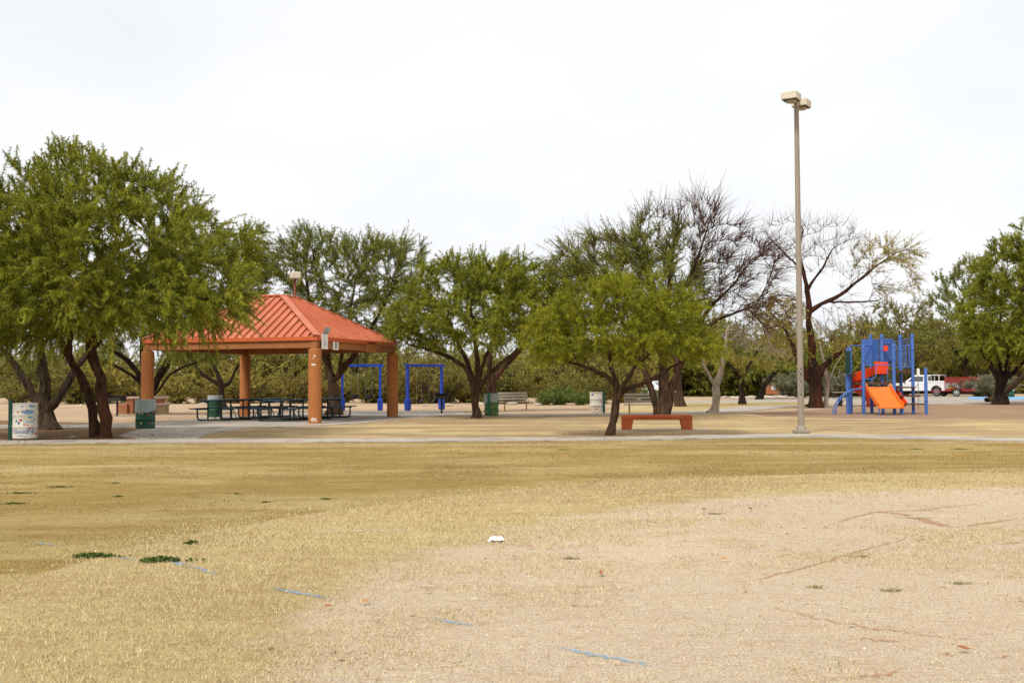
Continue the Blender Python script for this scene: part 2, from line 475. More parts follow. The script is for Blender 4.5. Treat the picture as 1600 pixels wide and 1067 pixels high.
XZ = Matrix(((1, 0, 0, 0), (0, 0, -1, 0), (0, 1, 0, 0), (0, 0, 0, 1)))     # xy polygon -> xz, extruded towards -y

def np_mesh(name, V, F, mats, midx=None, attr=None, attr_name='rnd', smooth=False):
    """V (n,3) array, F list of (array(k,4) or array(k,3))"""
    me = bpy.data.meshes.new(name)
    V = np.asarray(V, dtype=np.float32)
    me.vertices.add(len(V))
    me.vertices.foreach_set('co', V.ravel())
    loops = np.concatenate([f.ravel() for f in F]).astype(np.int32)
    sizes = np.concatenate([np.full(len(f), f.shape[1]) for f in F]).astype(np.int32)
    me.loops.add(len(loops))
    me.loops.foreach_set('vertex_index', loops)
    me.polygons.add(len(sizes))
    st = np.zeros(len(sizes), np.int32)
    st[1:] = np.cumsum(sizes)[:-1]
    me.polygons.foreach_set('loop_start', st)
    if midx is not None:
        me.polygons.foreach_set('material_index', np.asarray(midx, np.int32))
    if smooth:
        me.polygons.foreach_set('use_smooth', np.ones(len(sizes), bool))
    me.update(calc_edges=True)
    if attr is not None:
        a = me.attributes.new(attr_name, 'FLOAT', 'POINT')
        a.data.foreach_set('value', np.asarray(attr, np.float32))
    for m in mats:
        me.materials.append(M[m])
    return me

def text_mesh(s, size):
    cu = bpy.data.curves.new('lettering', 'FONT')
    cu.body = s
    cu.size = size
    cu.align_x = 'CENTER'
    ob = bpy.data.objects.new('lettering', cu)
    C.objects.link(ob)
    bpy.context.view_layer.update()
    me = bpy.data.meshes.new_from_object(ob.evaluated_get(bpy.context.evaluated_depsgraph_get()))
    vs = [tuple(v.co) for v in me.vertices]
    fs = [tuple(p.vertices) for p in me.polygons]
    bpy.data.objects.remove(ob)
    bpy.data.curves.remove(cu)
    return vs, fs

# ------------------------------------------------------------------ ground
def px_poly(pts):
    return np.array([gp(x, y)[:2] for x, y in pts])

def sdf(poly, X, Y):
    """signed distance, positive inside"""
    d = np.full(X.shape, 1e9)
    ins = np.zeros(X.shape, bool)
    n = len(poly)
    for i in range(n):
        ax, ay = poly[i]
        bx, by = poly[(i + 1) % n]
        ex, ey = bx - ax, by - ay
        t = np.clip(((X - ax) * ex + (Y - ay) * ey) / (ex * ex + ey * ey + 1e-12), 0, 1)
        d = np.minimum(d, np.hypot(X - ax - t * ex, Y - ay - t * ey))
        c = ((ay > Y) != (by > Y))
        with np.errstate(divide='ignore', invalid='ignore'):
            xi = ax + (Y - ay) * ex / (ey if abs(ey) > 1e-12 else 1e-12)
        ins ^= c & (X < xi)
    return np.where(ins, d, -d)

def sst(a, b, x):
    t = np.clip((x - a) / (b - a), 0, 1)
    return t * t * (3 - 2 * t)

IC = (6.5, 6.24)
LAWN_FAR = px_poly([(-900, 700), (0, 688), (300, 688), (320, 680), (386, 669.5), (503, 666), (571, 662), (624, 655.5), (740, 649.5), (930, 650),
                    (1100, 646), (1165, 646), (1200, 651.5), (1330, 654), (1450, 654.5), (1760, 655), (2600, 660), (2600, 1000), (2000, 3000), (-1200, 3000), (-900, 1000)])
LAWN_BACK = px_poly([(930, 646), (1000, 632), (1130, 627.5), (1270, 629), (1290, 633), (1180, 634), (1120, 642), (1000, 645)])
BROWN = px_poly([(-900, 700), (215, 687), (226, 668), (160, 660), (0, 656), (-300, 654), (-900, 670)])
MULCH = px_poly([(1165, 645.5), (1250, 641), (1330, 637.5), (1420, 634), (1600, 632), (1800, 632), (1900, 650), (1760, 656), (1600, 654.5), (1450, 655), (1300, 653), (1200, 650.5)])

xs = np.concatenate([-np.geomspace(2600, 42, 26), np.arange(-40, 46, 0.45), np.geomspace(47, 2600, 26)])
ys = np.concatenate([-np.geomspace(1200, 8, 16), np.arange(-6, 30, 0.33), np.arange(30, 70, 0.5), np.arange(70, 120, 1.0), np.geomspace(122, 4000, 26)])
GX, GY = np.meshgrid(xs, ys)
ny, nx = GX.shape
rr = np.hypot(GX - IC[0], GY - IC[1])
lawn = sst(-0.35, 0.35, sdf(LAWN_FAR, GX, GY))
back = sst(-1.5, 1.5, sdf(LAWN_BACK, GX, GY))
z_gravel = sst(8.7, 6.6, rr)
z_gold = lawn * sst(9.9, 10.35, rr) * (1 - 0.85 * sst(26.3, 27.2, GY))
z_gold = z_gold * (1 - .55 * np.exp(-((GY - 24.2) / 1.1) ** 2)) * (1 - .35 * np.exp(-((GY - 20.5 - .12 * GX) / .8) ** 2))
z_straw = np.maximum(lawn, back) * (1 - z_gold)
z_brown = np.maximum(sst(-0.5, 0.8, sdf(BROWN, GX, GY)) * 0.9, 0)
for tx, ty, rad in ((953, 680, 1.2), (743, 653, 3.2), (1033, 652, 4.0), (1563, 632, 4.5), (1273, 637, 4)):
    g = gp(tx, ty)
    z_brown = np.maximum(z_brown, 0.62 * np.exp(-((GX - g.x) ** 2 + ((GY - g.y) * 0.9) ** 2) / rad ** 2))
z_mulch = sst(-0.5, 0.5, sdf(MULCH, GX, GY))
z_green = 0.8 * np.exp(-((GY - 26.0) / 0.55) ** 2) + 0.5 * back
GZ = np.zeros_like(GX)
idx = np.arange(ny * nx).reshape(ny, nx)
F = np.stack([idx[:-1, :-1], idx[:-1, 1:], idx[1:, 1:], idx[1:, :-1]], -1).reshape(-1, 4)

def ground_mat():
    m, t, n, b = _mat('park_ground')
    v = coords(t, 'Object')
    def A(nm):
        a = t.nodes.new('ShaderNodeAttribute')
        a.attribute_name = nm
        return a.outputs['Fac']
    big = noise(t, v, 0.16, 4, 0.6)
    big2 = noise(t, coords(t, 'Object', (0.35, 1.0, 1)), 0.55, 8, 0.72, 0.4)
    stre = noise(t, coords(t, 'Object', (0.5, 1.3, 1)), 2.6, 9, 0.78, 0.3)
    mid = noise(t, v, 1.5, 8, 0.72)
    flk = noise(t, coords(t, 'Object', (0.5, 1.25, 1)), 8.5, 6, 0.72, 0.5)
    flk2 = noise(t, coords(t, 'Object', (0.6, 1.1, 1)), 21, 5, 0.75, 0.3)
    fine = noise(t, v, 17, 5, 0.75)
    gra = noise(t, v, 75, 3, 0.7)
    fib = mth(t, 'ADD', mth(t, 'MULTIPLY', noise(t, coords(t, 'Object', (1.0, 2.2, 1)), 46, 4, 0.8, 1.2), 0.6), mth(t, 'MULTIPLY', noise(t, coords(t, 'Object', (0.8, 1.6, 1)), 9, 6, 0.8), 0.4))
    def edge(w, nz, amp, lo=0.42, hi=0.58):
        k = t.nodes.new('ShaderNodeMapRange')
        k.inputs[1].default_value, k.inputs[2].default_value = lo, hi
        t.links.new(mth(t, 'ADD', w, mth(t, 'MULTIPLY_ADD', nz, amp, -amp * 0.5)), k.inputs[0])
        return k.outputs[0]
    # desert dirt
    dirt = ramp(t, mid, [(0.25, (0.38, 0.25, 0.155)), (0.5, (0.49, 0.355, 0.235)), (0.75, (0.60, 0.475, 0.345))])
    dirt = mixc(t, ramp(t, big2, [(0.42, (0, 0, 0)), (0.60, (0.8, 0.8, 0.8))]), dirt, (0.33, 0.22, 0.125))
    # straw-coloured dormant grass
    straw = ramp(t, fib, [(0.30, (0.28, 0.19, 0.080)), (0.48, (0.52, 0.405, 0.19)), (0.66, (0.70, 0.585, 0.32))])
    straw = mixc(t, ramp(t, big2, [(0.38, (0, 0, 0)), (0.64, (0.85, 0.85, 0.85))]), straw, (0.365, 0.245, 0.115))
    straw = mixc(t, ramp(t, stre, [(0.50, (0, 0, 0)), (0.70, (0.8, 0.8, 0.8))]), straw, (0.40, 0.265, 0.145))
    straw = mixc(t, ramp(t, stre, [(0.32, (0.6, 0.6, 0.6)), (0.46, (0, 0, 0))]), straw, (0.60, 0.49, 0.25))
    # golden mown lawn
    gold = ramp(t, fib, [(0.30, (0.20, 0.125, 0.032)), (0.5, (0.315, 0.215, 0.066)), (0.68, (0.46, 0.345, 0.135))])
    gold = mixc(t, ramp(t, stre, [(0.45, (0, 0, 0)), (0.70, (0.7, 0.7, 0.7))]), gold, (0.235, 0.148, 0.046))
    gold = mixc(t, ramp(t, big2, [(0.46, (0, 0, 0)), (0.62, (0.85, 0.85, 0.85))]), gold, (0.46, 0.36, 0.165))
    gold = mixc(t, ramp(t, stre, [(0.30, (0.6, 0.6, 0.6)), (0.45, (0, 0, 0))]), gold, (0.47, 0.37, 0.17))
    # decomposed granite of the infield
    gravel = ramp(t, gra, [(0.30, (0.31, 0.225, 0.145)), (0.5, (0.555, 0.430, 0.300)), (0.66, (0.79, 0.68, 0.53))])
    gravel = mixc(t, ramp(t, stre, [(0.48, (0, 0, 0)), (0.75, (0.75, 0.75, 0.75))]), gravel, (0.49, 0.345, 0.22))
    gravel = mixc(t, ramp(t, stre, [(0.28, (0.7, 0.7, 0.7)), (0.44, (0, 0, 0))]), gravel, (0.60, 0.50, 0.30))
    gravel = mixc(t, ramp(t, fine, [(0.62, (0, 0, 0)), (0.74, (0.7, 0.7, 0.7))]), gravel, (0.38, 0.23, 0.125))
    gravel = mixc(t, ramp(t, flk, [(0.57, (0, 0, 0)), (0.68, (0.75, 0.75, 0.75))]), gravel, (0.44, 0.265, 0.145))
    gravel = mixc(t, ramp(t, flk, [(0.30, (0.7, 0.7, 0.7)), (0.42, (0, 0, 0))]), gravel, (0.66, 0.55, 0.33))
    gravel = mixc(t, ramp(t, flk2, [(0.56, (0, 0, 0)), (0.66, (0.6, 0.6, 0.6))]), gravel, (0.37, 0.25, 0.15))
    gravel = mixc(t, ramp(t, flk2, [(0.34, (0.6, 0.6, 0.6)), (0.44, (0, 0, 0))]), gravel, (0.80, 0.70, 0.54))
    straw = mixc(t, ramp(t, flk2, [(0.54, (0, 0, 0)), (0.66, (0.6, 0.6, 0.6))]), straw, (0.30, 0.20, 0.09))
    straw = mixc(t, ramp(t, flk, [(0.32, (0.6, 0.6, 0.6)), (0.44, (0, 0, 0))]), straw, (0.70, 0.59, 0.33))
    straw = mixc(t, ramp(t, flk, [(0.56, (0, 0, 0)), (0.68, (0.5, 0.5, 0.5))]), straw, (0.44, 0.29, 0.15))
    gold = mixc(t, ramp(t, flk2, [(0.55, (0, 0, 0)), (0.66, (0.6, 0.6, 0.6))]), gold, (0.19, 0.115, 0.03))
    gold = mixc(t, ramp(t, flk, [(0.34, (0.5, 0.5, 0.5)), (0.44, (0, 0, 0))]), gold, (0.42, 0.31, 0.11))
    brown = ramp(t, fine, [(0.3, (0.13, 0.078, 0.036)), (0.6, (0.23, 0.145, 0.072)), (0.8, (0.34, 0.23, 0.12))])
    mulch = ramp(t, fine, [(0.3, (0.21, 0.125, 0.072)), (0.55, (0.325, 0.21, 0.135)), (0.8, (0.45, 0.325, 0.225))])
    green = ramp(t, fib, [(0.3, (0.085, 0.115, 0.022)), (0.7, (0.21, 0.21, 0.055))])
    col = dirt
    col = mixc(t, edge(A('z_straw'), mid, 0.55), col, straw)
    col = mixc(t, edge(A('z_gravel'), mth(t, 'ADD', mth(t, 'MULTIPLY', mid, 0.65), mth(t, 'MULTIPLY', fine, 0.35)), 1.7, 0.30, 0.62), col, gravel)
    col = mixc(t, edge(A('z_gold'), mid, 0.45), col, gold)
    pt = mth(t, 'MULTIPLY', edge(A('z_patch'), mth(t, 'ADD', mth(t, 'MULTIPLY', big2, .6), mth(t, 'MULTIPLY', stre, .4)), 3.4, 0.34, 0.72), 0.9)
    col = mixc(t, pt, col, ramp(t, fine, [(0.3, (0.24, 0.155, 0.085)), (0.7, (0.39, 0.27, 0.165))]))
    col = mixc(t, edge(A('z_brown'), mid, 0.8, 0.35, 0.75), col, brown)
    col = mixc(t, edge(A('z_mulch'), mid, 0.4), col, mulch)
    gm = mth(t, 'MULTIPLY', edge(A('z_green'), mid, 1.1, 0.45, 0.8), 0.75)
    col = mixc(t, gm, col, green)
    # sparse dark flecks: leaf crumbs, droppings, bare specks
    vo = t.nodes.new('ShaderNodeTexVoronoi')
    vo.inputs['Scale'].default_value = 2.3
    t.links.new(v, vo.inputs['Vector'])
    fl = ramp(t, mth(t, 'ADD', vo.outputs['Distance'], mth(t, 'MULTIPLY', fine, 0.12)), [(0.095, (0.75, 0.75, 0.75)), (0.125, (0, 0, 0))])
    col = mixc(t, fl, col, (0.20, 0.115, 0.055))
    val = ramp(t, big, [(0.3, (0.90, 0.89, 0.87)), (0.7, (1.06, 1.06, 1.06))])
    col = mixc(t, 1.0, col, val, 'MULTIPLY')
    t.links.new(col, b.inputs['Base Color'])
    b.inputs['Roughness'].default_value = 1.0
    b.inputs['Specular IOR Level'].default_value = 0.08
    h = mth(t, 'ADD', mth(t, 'MULTIPLY', fib, 0.5), mth(t, 'ADD', mth(t, 'MULTIPLY', gra, 0.25), mth(t, 'MULTIPLY', mid, 1.2)))
    bump(t, b, h, 0.8, 0.045)
    return m
M['ground'] = ground_mat()
gme = np_mesh('ground', np.stack([GX, GY, GZ], -1).reshape(-1, 3), [F], ['ground'])
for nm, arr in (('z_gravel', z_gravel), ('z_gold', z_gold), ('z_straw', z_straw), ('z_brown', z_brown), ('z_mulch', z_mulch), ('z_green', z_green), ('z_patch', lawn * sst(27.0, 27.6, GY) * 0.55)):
    a = gme.attributes.new(nm, 'FLOAT', 'POINT')
    a.data.foreach_set('value', arr.ravel().astype(np.float32))
g_ob = bpy.data.objects.new('ground', gme)
C.objects.link(g_ob)
g_ob['kind'] = 'structure'

def smooth_line(pts, n=6):
    """Catmull-Rom through 2D/3D points"""
    P = [Vector(p) for p in pts]
    P = [P[0] * 2 - P[1]] + P + [P[-1] * 2 - P[-2]]
    out = []
    for i in range(1, len(P) - 2):
        a, b, c, d = P[i - 1:i + 3]
        for k in range(n):
            t = k / n
            out.append(0.5 * ((2 * b) + (c - a) * t + (2 * a - 5 * b + 4 * c - d) * t * t + (3 * b - a - 3 * c + d) * t ** 3))
    out.append(P[-2])
    return out

def ribbon(name, cl, width, z, mat, rng=None, kind='structure'):
    m = MB()
    L, R = [], []
    for i, p in enumerate(cl):
        d = (cl[min(i + 1, len(cl) - 1)] - cl[max(i - 1, 0)])
        nrm = Vector((-d.y, d.x, 0)).normalized()
        w = width / 2 * (1 + (rng.uniform(-0.03, 0.03) if rng else 0))
        L.append(p + nrm * w)
        R.append(p - nrm * w)
    n = len(cl)
    vs = [(p.x, p.y, z) for p in L] + [(p.x, p.y, z) for p in R] + [(p.x, p.y, -0.05) for p in L] + [(p.x, p.y, -0.05) for p in R]
    fs = []
    for i in range(n - 1):
        fs += [(n + i, n + i + 1, i + 1, i), (2 * n + i + 1, 2 * n + i, i, i + 1), (3 * n + i, 3 * n + i + 1, n + i + 1, n + i)]
    m.add(vs, fs)
    o = m.build(name, mat)
    o['kind'] = kind
    return o

rg = random.Random(5)
pathA = smooth_line([gp(x, y).to_3d() for x, y in [(-420, 695), (-150, 693), (0, 691.8), (150, 690.6), (300, 689.4), (500, 689), (800, 687), (1000, 685.5), (1150, 682.6), (1250, 681), (1400, 683.5), (1600, 687.6), (1900, 696)]], 8)
ribbon('pavement', pathA, 1.5, 0.025, 'concrete', rg)
pathB = smooth_line([gp(x, y) for x, y in [(690, 647), (760, 648.2), (850, 648.4), (930, 647.6), (1000, 646.2), (1060, 645), (1110, 643.4), (1150, 640.5), (1185, 637), (1225, 634.8), (1290, 634.2), (1400, 632), (1520, 630.5)]], 6)
ribbon('pavement', pathB, 2.4, 0.022, 'concrete', rg)
slab_px = [(238, 690), (205, 684.5), (184, 681.8), (203, 676), (226, 669), (214, 667.5), (120, 669), (-60, 671), (-60, 665), (120, 663.5), (215, 661.5), (290, 656), (330, 650), (420, 646), (520, 643), (640, 642.5), (725, 643), (725, 648), (670, 651.5), (624, 654.8), (571, 661), (503, 665.2), (440, 667.6), (390, 668.4), (345, 675), (322, 680), (300, 689.5)]
m = MB()
m.prism([tuple(p) for p in px_poly(slab_px)][::-1], 0.068, Matrix.Translation((0, 0, -0.05)))
o = m.build('shelter_pavement', 'concrete')
o['kind'] = 'structure'
M['road'] = pmat('crushed_rock_road', (0.27, 0.235, 0.195), (0.40, 0.355, 0.30), 0.8, 0.95, 0.4, 30, wear=(0.20, 0.16, 0.12), wear_at=0.66, wear_scale=0.6)
m = MB()
m.prism([tuple(p) for p in px_poly([(1060, 626), (1280, 622.8), (1460, 619), (1900, 616), (1900, 629), (1600, 630), (1430, 631.5), (1250, 627.6), (1060, 629.5)])], 0.058, Matrix.Translation((0, 0, -0.05)))
o = m.build('road', 'road')
o['kind'] = 'structure'

def ground_mark(name, pts_px, width, z, mat, rng, taper=True, wob=0.02):
    cl = smooth_line([gp(x, y) for x, y in pts_px], 10)
    V, Fq, E = [], [], []
    n = len(cl)
    for i, p in enumerate(cl):
        d = (cl[min(i + 1, n - 1)] - cl[max(i - 1, 0)])
        nr = Vector((-d.y, d.x, 0)).normalized()
        k = math.sin(PI * min(max(i / (n - 1), 0.04), 0.96)) ** 0.4 if taper else 1
        off = rng.uniform(-wob, wob)
        for j, (u, e) in enumerate(((-1, 0), (-0.45, 1), (0.45, 1), (1, 0))):
            q = p + nr * (u * width / 2 + off)
            V.append((q.x, q.y, z))
            E.append(e * k)
    for i in range(n - 1):
        for j in range(3):
            Fq.append((i * 4 + j, i * 4 + 4 + j, i * 4 + 5 + j, i * 4 + 1 + j))
    me = np_mesh(name, V, [np.array(Fq)], [mat], attr=E, attr_name='edge')
    ob = bpy.data.objects.new(name, me)
    C.objects.link(ob)
    ob['kind'] = 'structure'
    return ob

for pts, w in (([(40, 845), (70, 850), (98, 855)], .06), ([(176, 870), (200, 873), (228, 877)], .07), ([(265, 876), (282, 881), (292, 885)], .17), ([(280, 882), (315, 890), (356, 904)], .08),
               ([(412, 917), (440, 922), (490, 931), (533, 940)], .085), ([(665, 963), (705, 972), (760, 982)], .07), ([(850, 1007), (900, 1018), (985, 1034), (1065, 1050)], .075)):
    ground_mark('chalk_line', pts, w, 0.006, 'chalk_blue', rg)
ground_mark('chalk_line', [(450, 833), (520, 830.5), (620, 829), (725, 827)], .06, 0.006, 'chalk_white', rg)
for pts, w in (([(1255, 832), (1310, 816), (1370, 800), (1440, 797), (1510, 789), (1600, 781)], .16), ([(1480, 826), (1540, 818), (1620, 806)], .20), ([(1120, 916), (1190, 903), (1270, 882), (1400, 846), (1425, 838)], .10),
               ([(1180, 941), (1240, 957), (1330, 976), (1450, 992), (1600, 1008)], .09), ([(1320, 994), (1370, 1000), (1430, 1004)], .10), ([(1330, 800), (1400, 802), (1480, 822), (1500, 824)], .40), ([(1210, 858), (1260, 858)], .07),
               ([(1460, 1021), (1500, 1024)], .08), ([(1545, 1026), (1585, 1026)], .10), ([(1510, 879), (1560, 880)], .06), ([(590, 1045), (630, 1046)], .09), ([(485, 893), (515, 892)], .12), ([(1560, 852), (1600, 846)], .16), ([(1330, 1060), (1420, 1050)], .10)):
    ground_mark('dirt_scuff', pts, w * .62, 0.004, 'scuff', rg, wob=.03)
ground_mark('bare_earth', [(1392, 808), (1430, 808), (1470, 809)], .34, 0.008, 'bare_pale', rg, wob=0.04)

# dormant grass close by: short bent blades, thinning out on the infield
def dry_grass():
    r = np.random.default_rng(3)
    Vs, Fs, As = [], [], []
    def batch(n, y0, y1, keep, hlo, hhi, wid, tint=(0, 1)):
        u = r.random(n)
        Y = np.sqrt(y0 ** 2 + u * (y1 ** 2 - y0 ** 2))
        X = (r.random(n) - 0.5) * 2 * (Y * 0.52 + 0.3)
        k = r.random(n) < keep(X, Y)
        X, Y = X[k], Y[k]
        n = len(X)
        az = r.random(n) * 2 * PI
        lean = r.uniform(0.5, 1.4, n)
        L = r.uniform(hlo, hhi, n)
        dx, dy, dz = np.cos(az) * np.sin(lean), np.sin(az) * np.sin(lean), np.cos(lean)
        w = wid * r.uniform(0.6, 1.3, n)
        px_, py_ = -np.sin(az) * w, np.cos(az) * w
        B = np.stack([X, Y, np.full(n, 0.001)], -1)
        T = B + np.stack([dx, dy, dz], -1) * L[:, None]
        P = np.stack([px_, py_, np.zeros(n)], -1)
        V = np.stack([B - P, B + P, T], 1).reshape(-1, 3)
        return V, np.arange(n * 3).reshape(-1, 3), np.repeat(tint[0] + tint[1] * r.random(n), 3)
    lat = r.random((64, 64))
    def vn(X, Y, sc, o=0):
        x, y = X * sc + 31.7 + o, Y * sc + 11.3 + o * 2
        xi, yi = np.floor(x).astype(int), np.floor(y).astype(int)
        fx, fy = x - xi, y - yi
        fx, fy = fx * fx * (3 - 2 * fx), fy * fy * (3 - 2 * fy)
        g = lambda a, b: lat[a % 64, b % 64]
        return (g(xi, yi) * (1 - fx) + g(xi + 1, yi) * fx) * (1 - fy) + (g(xi, yi + 1) * (1 - fx) + g(xi + 1, yi + 1) * fx) * fy
    def clump(X, Y):
        return vn(X, Y, .8) * .45 + vn(X, Y, 2.3, 5) * .33 + vn(X, Y, 6.5, 9) * .22
    def keep_near(X, Y):
        q = np.hypot(X - IC[0], Y - IC[1])
        g = sst(6.6, 8.8, q + (clump(X, Y) - .5) * 2.5)
        c = clump(X + 20, Y)
        return np.clip(g * (.35 + .6 * sst(.35, .6, c)) + 0.05 + (1 - g) * 0.5 * sst(0.47, 0.72, c), 0, 1) * sst(10.9, 9.7, q)
    def keep_gold(X, Y):
        q = np.hypot(X - IC[0], Y - IC[1])
        return sst(9.8, 10.5, q) * (0.15 + 0.8 * sst(.35, .65, clump(X, Y)))
    for nm, mt, lab, parts in (('dry_grass', 'straw', 'short straw coloured dormant grass round the gravel infield', ((330000, 4.6, 11.0, keep_near, 0.012, 0.04, 0.0020), (170000, 9.0, 17.5, keep_near, 0.015, 0.045, 0.0035))),
                               ('golden_grass', 'gold_blade', 'golden mown dormant lawn between the infield and the near path', ((200000, 8.0, 18.0, keep_gold, .010, .025, .003), (110000, 16.0, 25.5, keep_gold, .012, .03, .005)))):
        Vs, Fs, As, off = [], [], [], 0
        for a in parts:
            V, Ft, A = batch(*a)
            Vs.append(V); Fs.append(Ft + off); As.append(A); off += len(V)
        me = np_mesh(nm, np.concatenate(Vs), [np.concatenate(Fs)], [mt], attr=np.concatenate(As))
        ob = bpy.data.objects.new(nm, me)
        C.objects.link(ob)
        tag(ob, lab, 'grass', kind='stuff')
dry_grass()

def pebbles():
    r = np.random.default_rng(9)
    n = 34000
    Y = np.sqrt(4.7 ** 2 + r.random(n) * (14.5 ** 2 - 4.7 ** 2))
    X = (r.random(n) - .5) * 2 * (Y * .5 + .2)
    q = np.hypot(X - IC[0], Y - IC[1])
    k = r.random(n) < sst(8.8, 6.8, q)
    X, Y = X[k], Y[k]
    n = len(X)
    sz = np.minimum(.002 + r.exponential(.0022, n), .011)
    a0 = r.random(n) * 2 * PI
    V = []
    for j in range(4):
        a = a0 + j * PI / 2 + r.normal(0, .25, n)
        V.append(np.stack([X + np.cos(a) * sz * r.uniform(.7, 1.3, n), Y + np.sin(a) * sz * r.uniform(.7, 1.3, n), np.full(n, -.001)], -1))
    V.append(np.stack([X + r.normal(0, .2, n) * sz, Y + r.normal(0, .2, n) * sz, sz * r.uniform(.5, 1.0, n)], -1))
    V = np.stack(V, 1).reshape(-1, 3)
    b = np.arange(n)[:, None] * 5
    F3 = np.concatenate([b + np.array([[j, (j + 1) % 4, 4]]) for j in range(4)])
    me = np_mesh('gravel', V, [F3], ['pebble'], attr=np.repeat(r.random(n), 5))
    ob = bpy.data.objects.new('gravel', me)
    C.objects.link(ob)
    tag(ob, 'small pale and reddish pebbles strewn over the bare infield', 'gravel', kind='stuff')
M['pebble'] = leaf_mat('pebble', [(0.0, (0.24, 0.13, 0.07)), (0.3, (0.45, 0.33, 0.22)), (0.8, (0.55, 0.44, 0.32)), (1.0, (0.66, 0.58, 0.47))], 0.0)
pebbles()

# ------------------------------------------------------------------ trees
def unit(a):
    return a / (np.linalg.norm(a, axis=-1, keepdims=True) + 1e-9)

def resample(P, R, step):
    P = np.array(P, float); R = np.array(R, float)
    seg = np.linalg.norm(np.diff(P, axis=0), axis=1)
    s = np.concatenate([[0], np.cumsum(seg)])
    n = max(2, int(s[-1] / step) + 1)
    q = np.linspace(0, s[-1], n)
    return np.stack([np.interp(q, s, P[:, k]) for k in range(3)], -1), np.interp(q, s, R)

def colonize(limbs, att, r, step=0.28, kill=0.45, infl=3.0, mom=0.5, up=0.1, iters=90, jit=0.18):
    """limbs: list of (points, radii). Returns pos, parent, fixed radius (0 = free), dir"""
    pos, par, fix, dr = [], [], [], []
    for li, (P, R) in enumerate(limbs):
        P, R = resample(P, R, step)
        if li == 0:
            last = -1
        else:
            dd = np.linalg.norm(np.array(pos) - P[0], axis=1)
            last = int(dd.argmin())
            if dd[last] < step * 0.8:
                P, R = P[1:], R[1:]
        for p, rad in zip(P, R):
            w = r.normal(0, rad * 0.16, 3) if last >= 0 else np.zeros(3)
            q = p + w
            dr.append(unit(q - pos[last]) if last >= 0 else np.array([0, 0, 1.0]))
            pos.append(q); par.append(last); fix.append(rad)
            last = len(pos) - 1
    pos = np.array(pos); dr = np.array(dr)
    nch = np.zeros(len(pos), int)
    for p in par:
        if p >= 0: nch[p] += 1
    low = max(0.35 * att[:, 2].min(), 0)
    def near(A, P, base):
        d = np.linalg.norm(A[:, None, :] - P[None], axis=2)
        j = d.argmin(1)
        return j + base, d[np.arange(len(A)), j]
    ok = np.array([f < 0.16 for f in fix])
    cand = np.where(ok)[0] if ok.any() else np.arange(len(pos))
    ni, nd = near(att, pos[cand], 0)
    ni = cand[ni]
    alive = np.ones(len(att), bool)
    for it in range(iters):
        m = alive & (nd < infl)
        if not m.any(): break
        acc = np.zeros((len(pos), 3)); cnt = np.zeros(len(pos))
        np.add.at(acc, ni[m], unit(att[m] - pos[ni[m]]))
        np.add.at(cnt, ni[m], 1)
        g = np.where((cnt > 0) & (nch < 4))[0]
        if len(g) == 0: break
        d = unit(unit(acc[g]) + mom * dr[g] + np.array([0, 0, up]) + r.normal(0, jit, (len(g), 3)))
        newp = pos[g] + d * step
        b = len(pos)
        pos = np.concatenate([pos, newp]); dr = np.concatenate([dr, d])
        par += list(g); fix += [0.0] * len(g)
        nch[g] += 1
        nch = np.concatenate([nch, np.zeros(len(g), int)])
        i2, d2 = near(att, newp, b)
        better = d2 < nd
        ni = np.where(better, i2, ni); nd = np.where(better, d2, nd)
        alive &= nd > kill
    return pos, np.array(par), np.array(fix), dr

def wood_mesh(pos, par, fix, r_tip, expo, root, flare=1.3):
    n = len(pos)
    kids = [[] for _ in range(n)]
    for i, p in enumerate(par):
        if p >= 0: kids[p].append(i)
    pipe = np.zeros(n)
    for i in range(n - 1, -1, -1):
        pipe[i] = r_tip if not kids[i] else sum(pipe[k] ** expo for k in kids[i]) ** (1 / expo)
    rad = np.zeros(n)
    for i in range(n):
        if fix[i] > 0: rad[i] = fix[i]
        elif par[i] >= 0: rad[i] = min(pipe[i], 0.93 * rad[par[i]])
        else: rad[i] = pipe[i]
    m = MB()
    starts = [i for i in range(n) if par[i] < 0]
    stack = [(-1, s) for s in starts]
    while stack:
        p, i = stack.pop()
        chain = [] if p < 0 else [p]
        c = i
        while True:
            chain.append(c)
            if not kids[c]: break
            ks = sorted(kids[c], key=lambda k: -(rad[k] + (1 if fix[k] > 0 else 0)))
            for k in ks[1:]: stack.append((c, k))
            c = ks[0]
        rr_ = [rad[k] for k in chain]
        if p >= 0:
            rr_[0] = min(rr_[0], rr_[1] * 1.25)
        rr_ = [q * (1 + (0.10 * math.sin(k * 2.3) + .07 * math.sin(k * 5.1 + 1)) * (q > .05)) for k, q in enumerate(rr_)]
        pts = [Vector(pos[k] - root) for k in chain]
        if p < 0:
            rr_[0] *= flare
        mx = max(rr_)
        m.tube(pts, rr_, 12 if mx > 0.12 else 7 if mx > 0.05 else 4 if mx > 0.018 else 3, cap=False)
    return m, rad

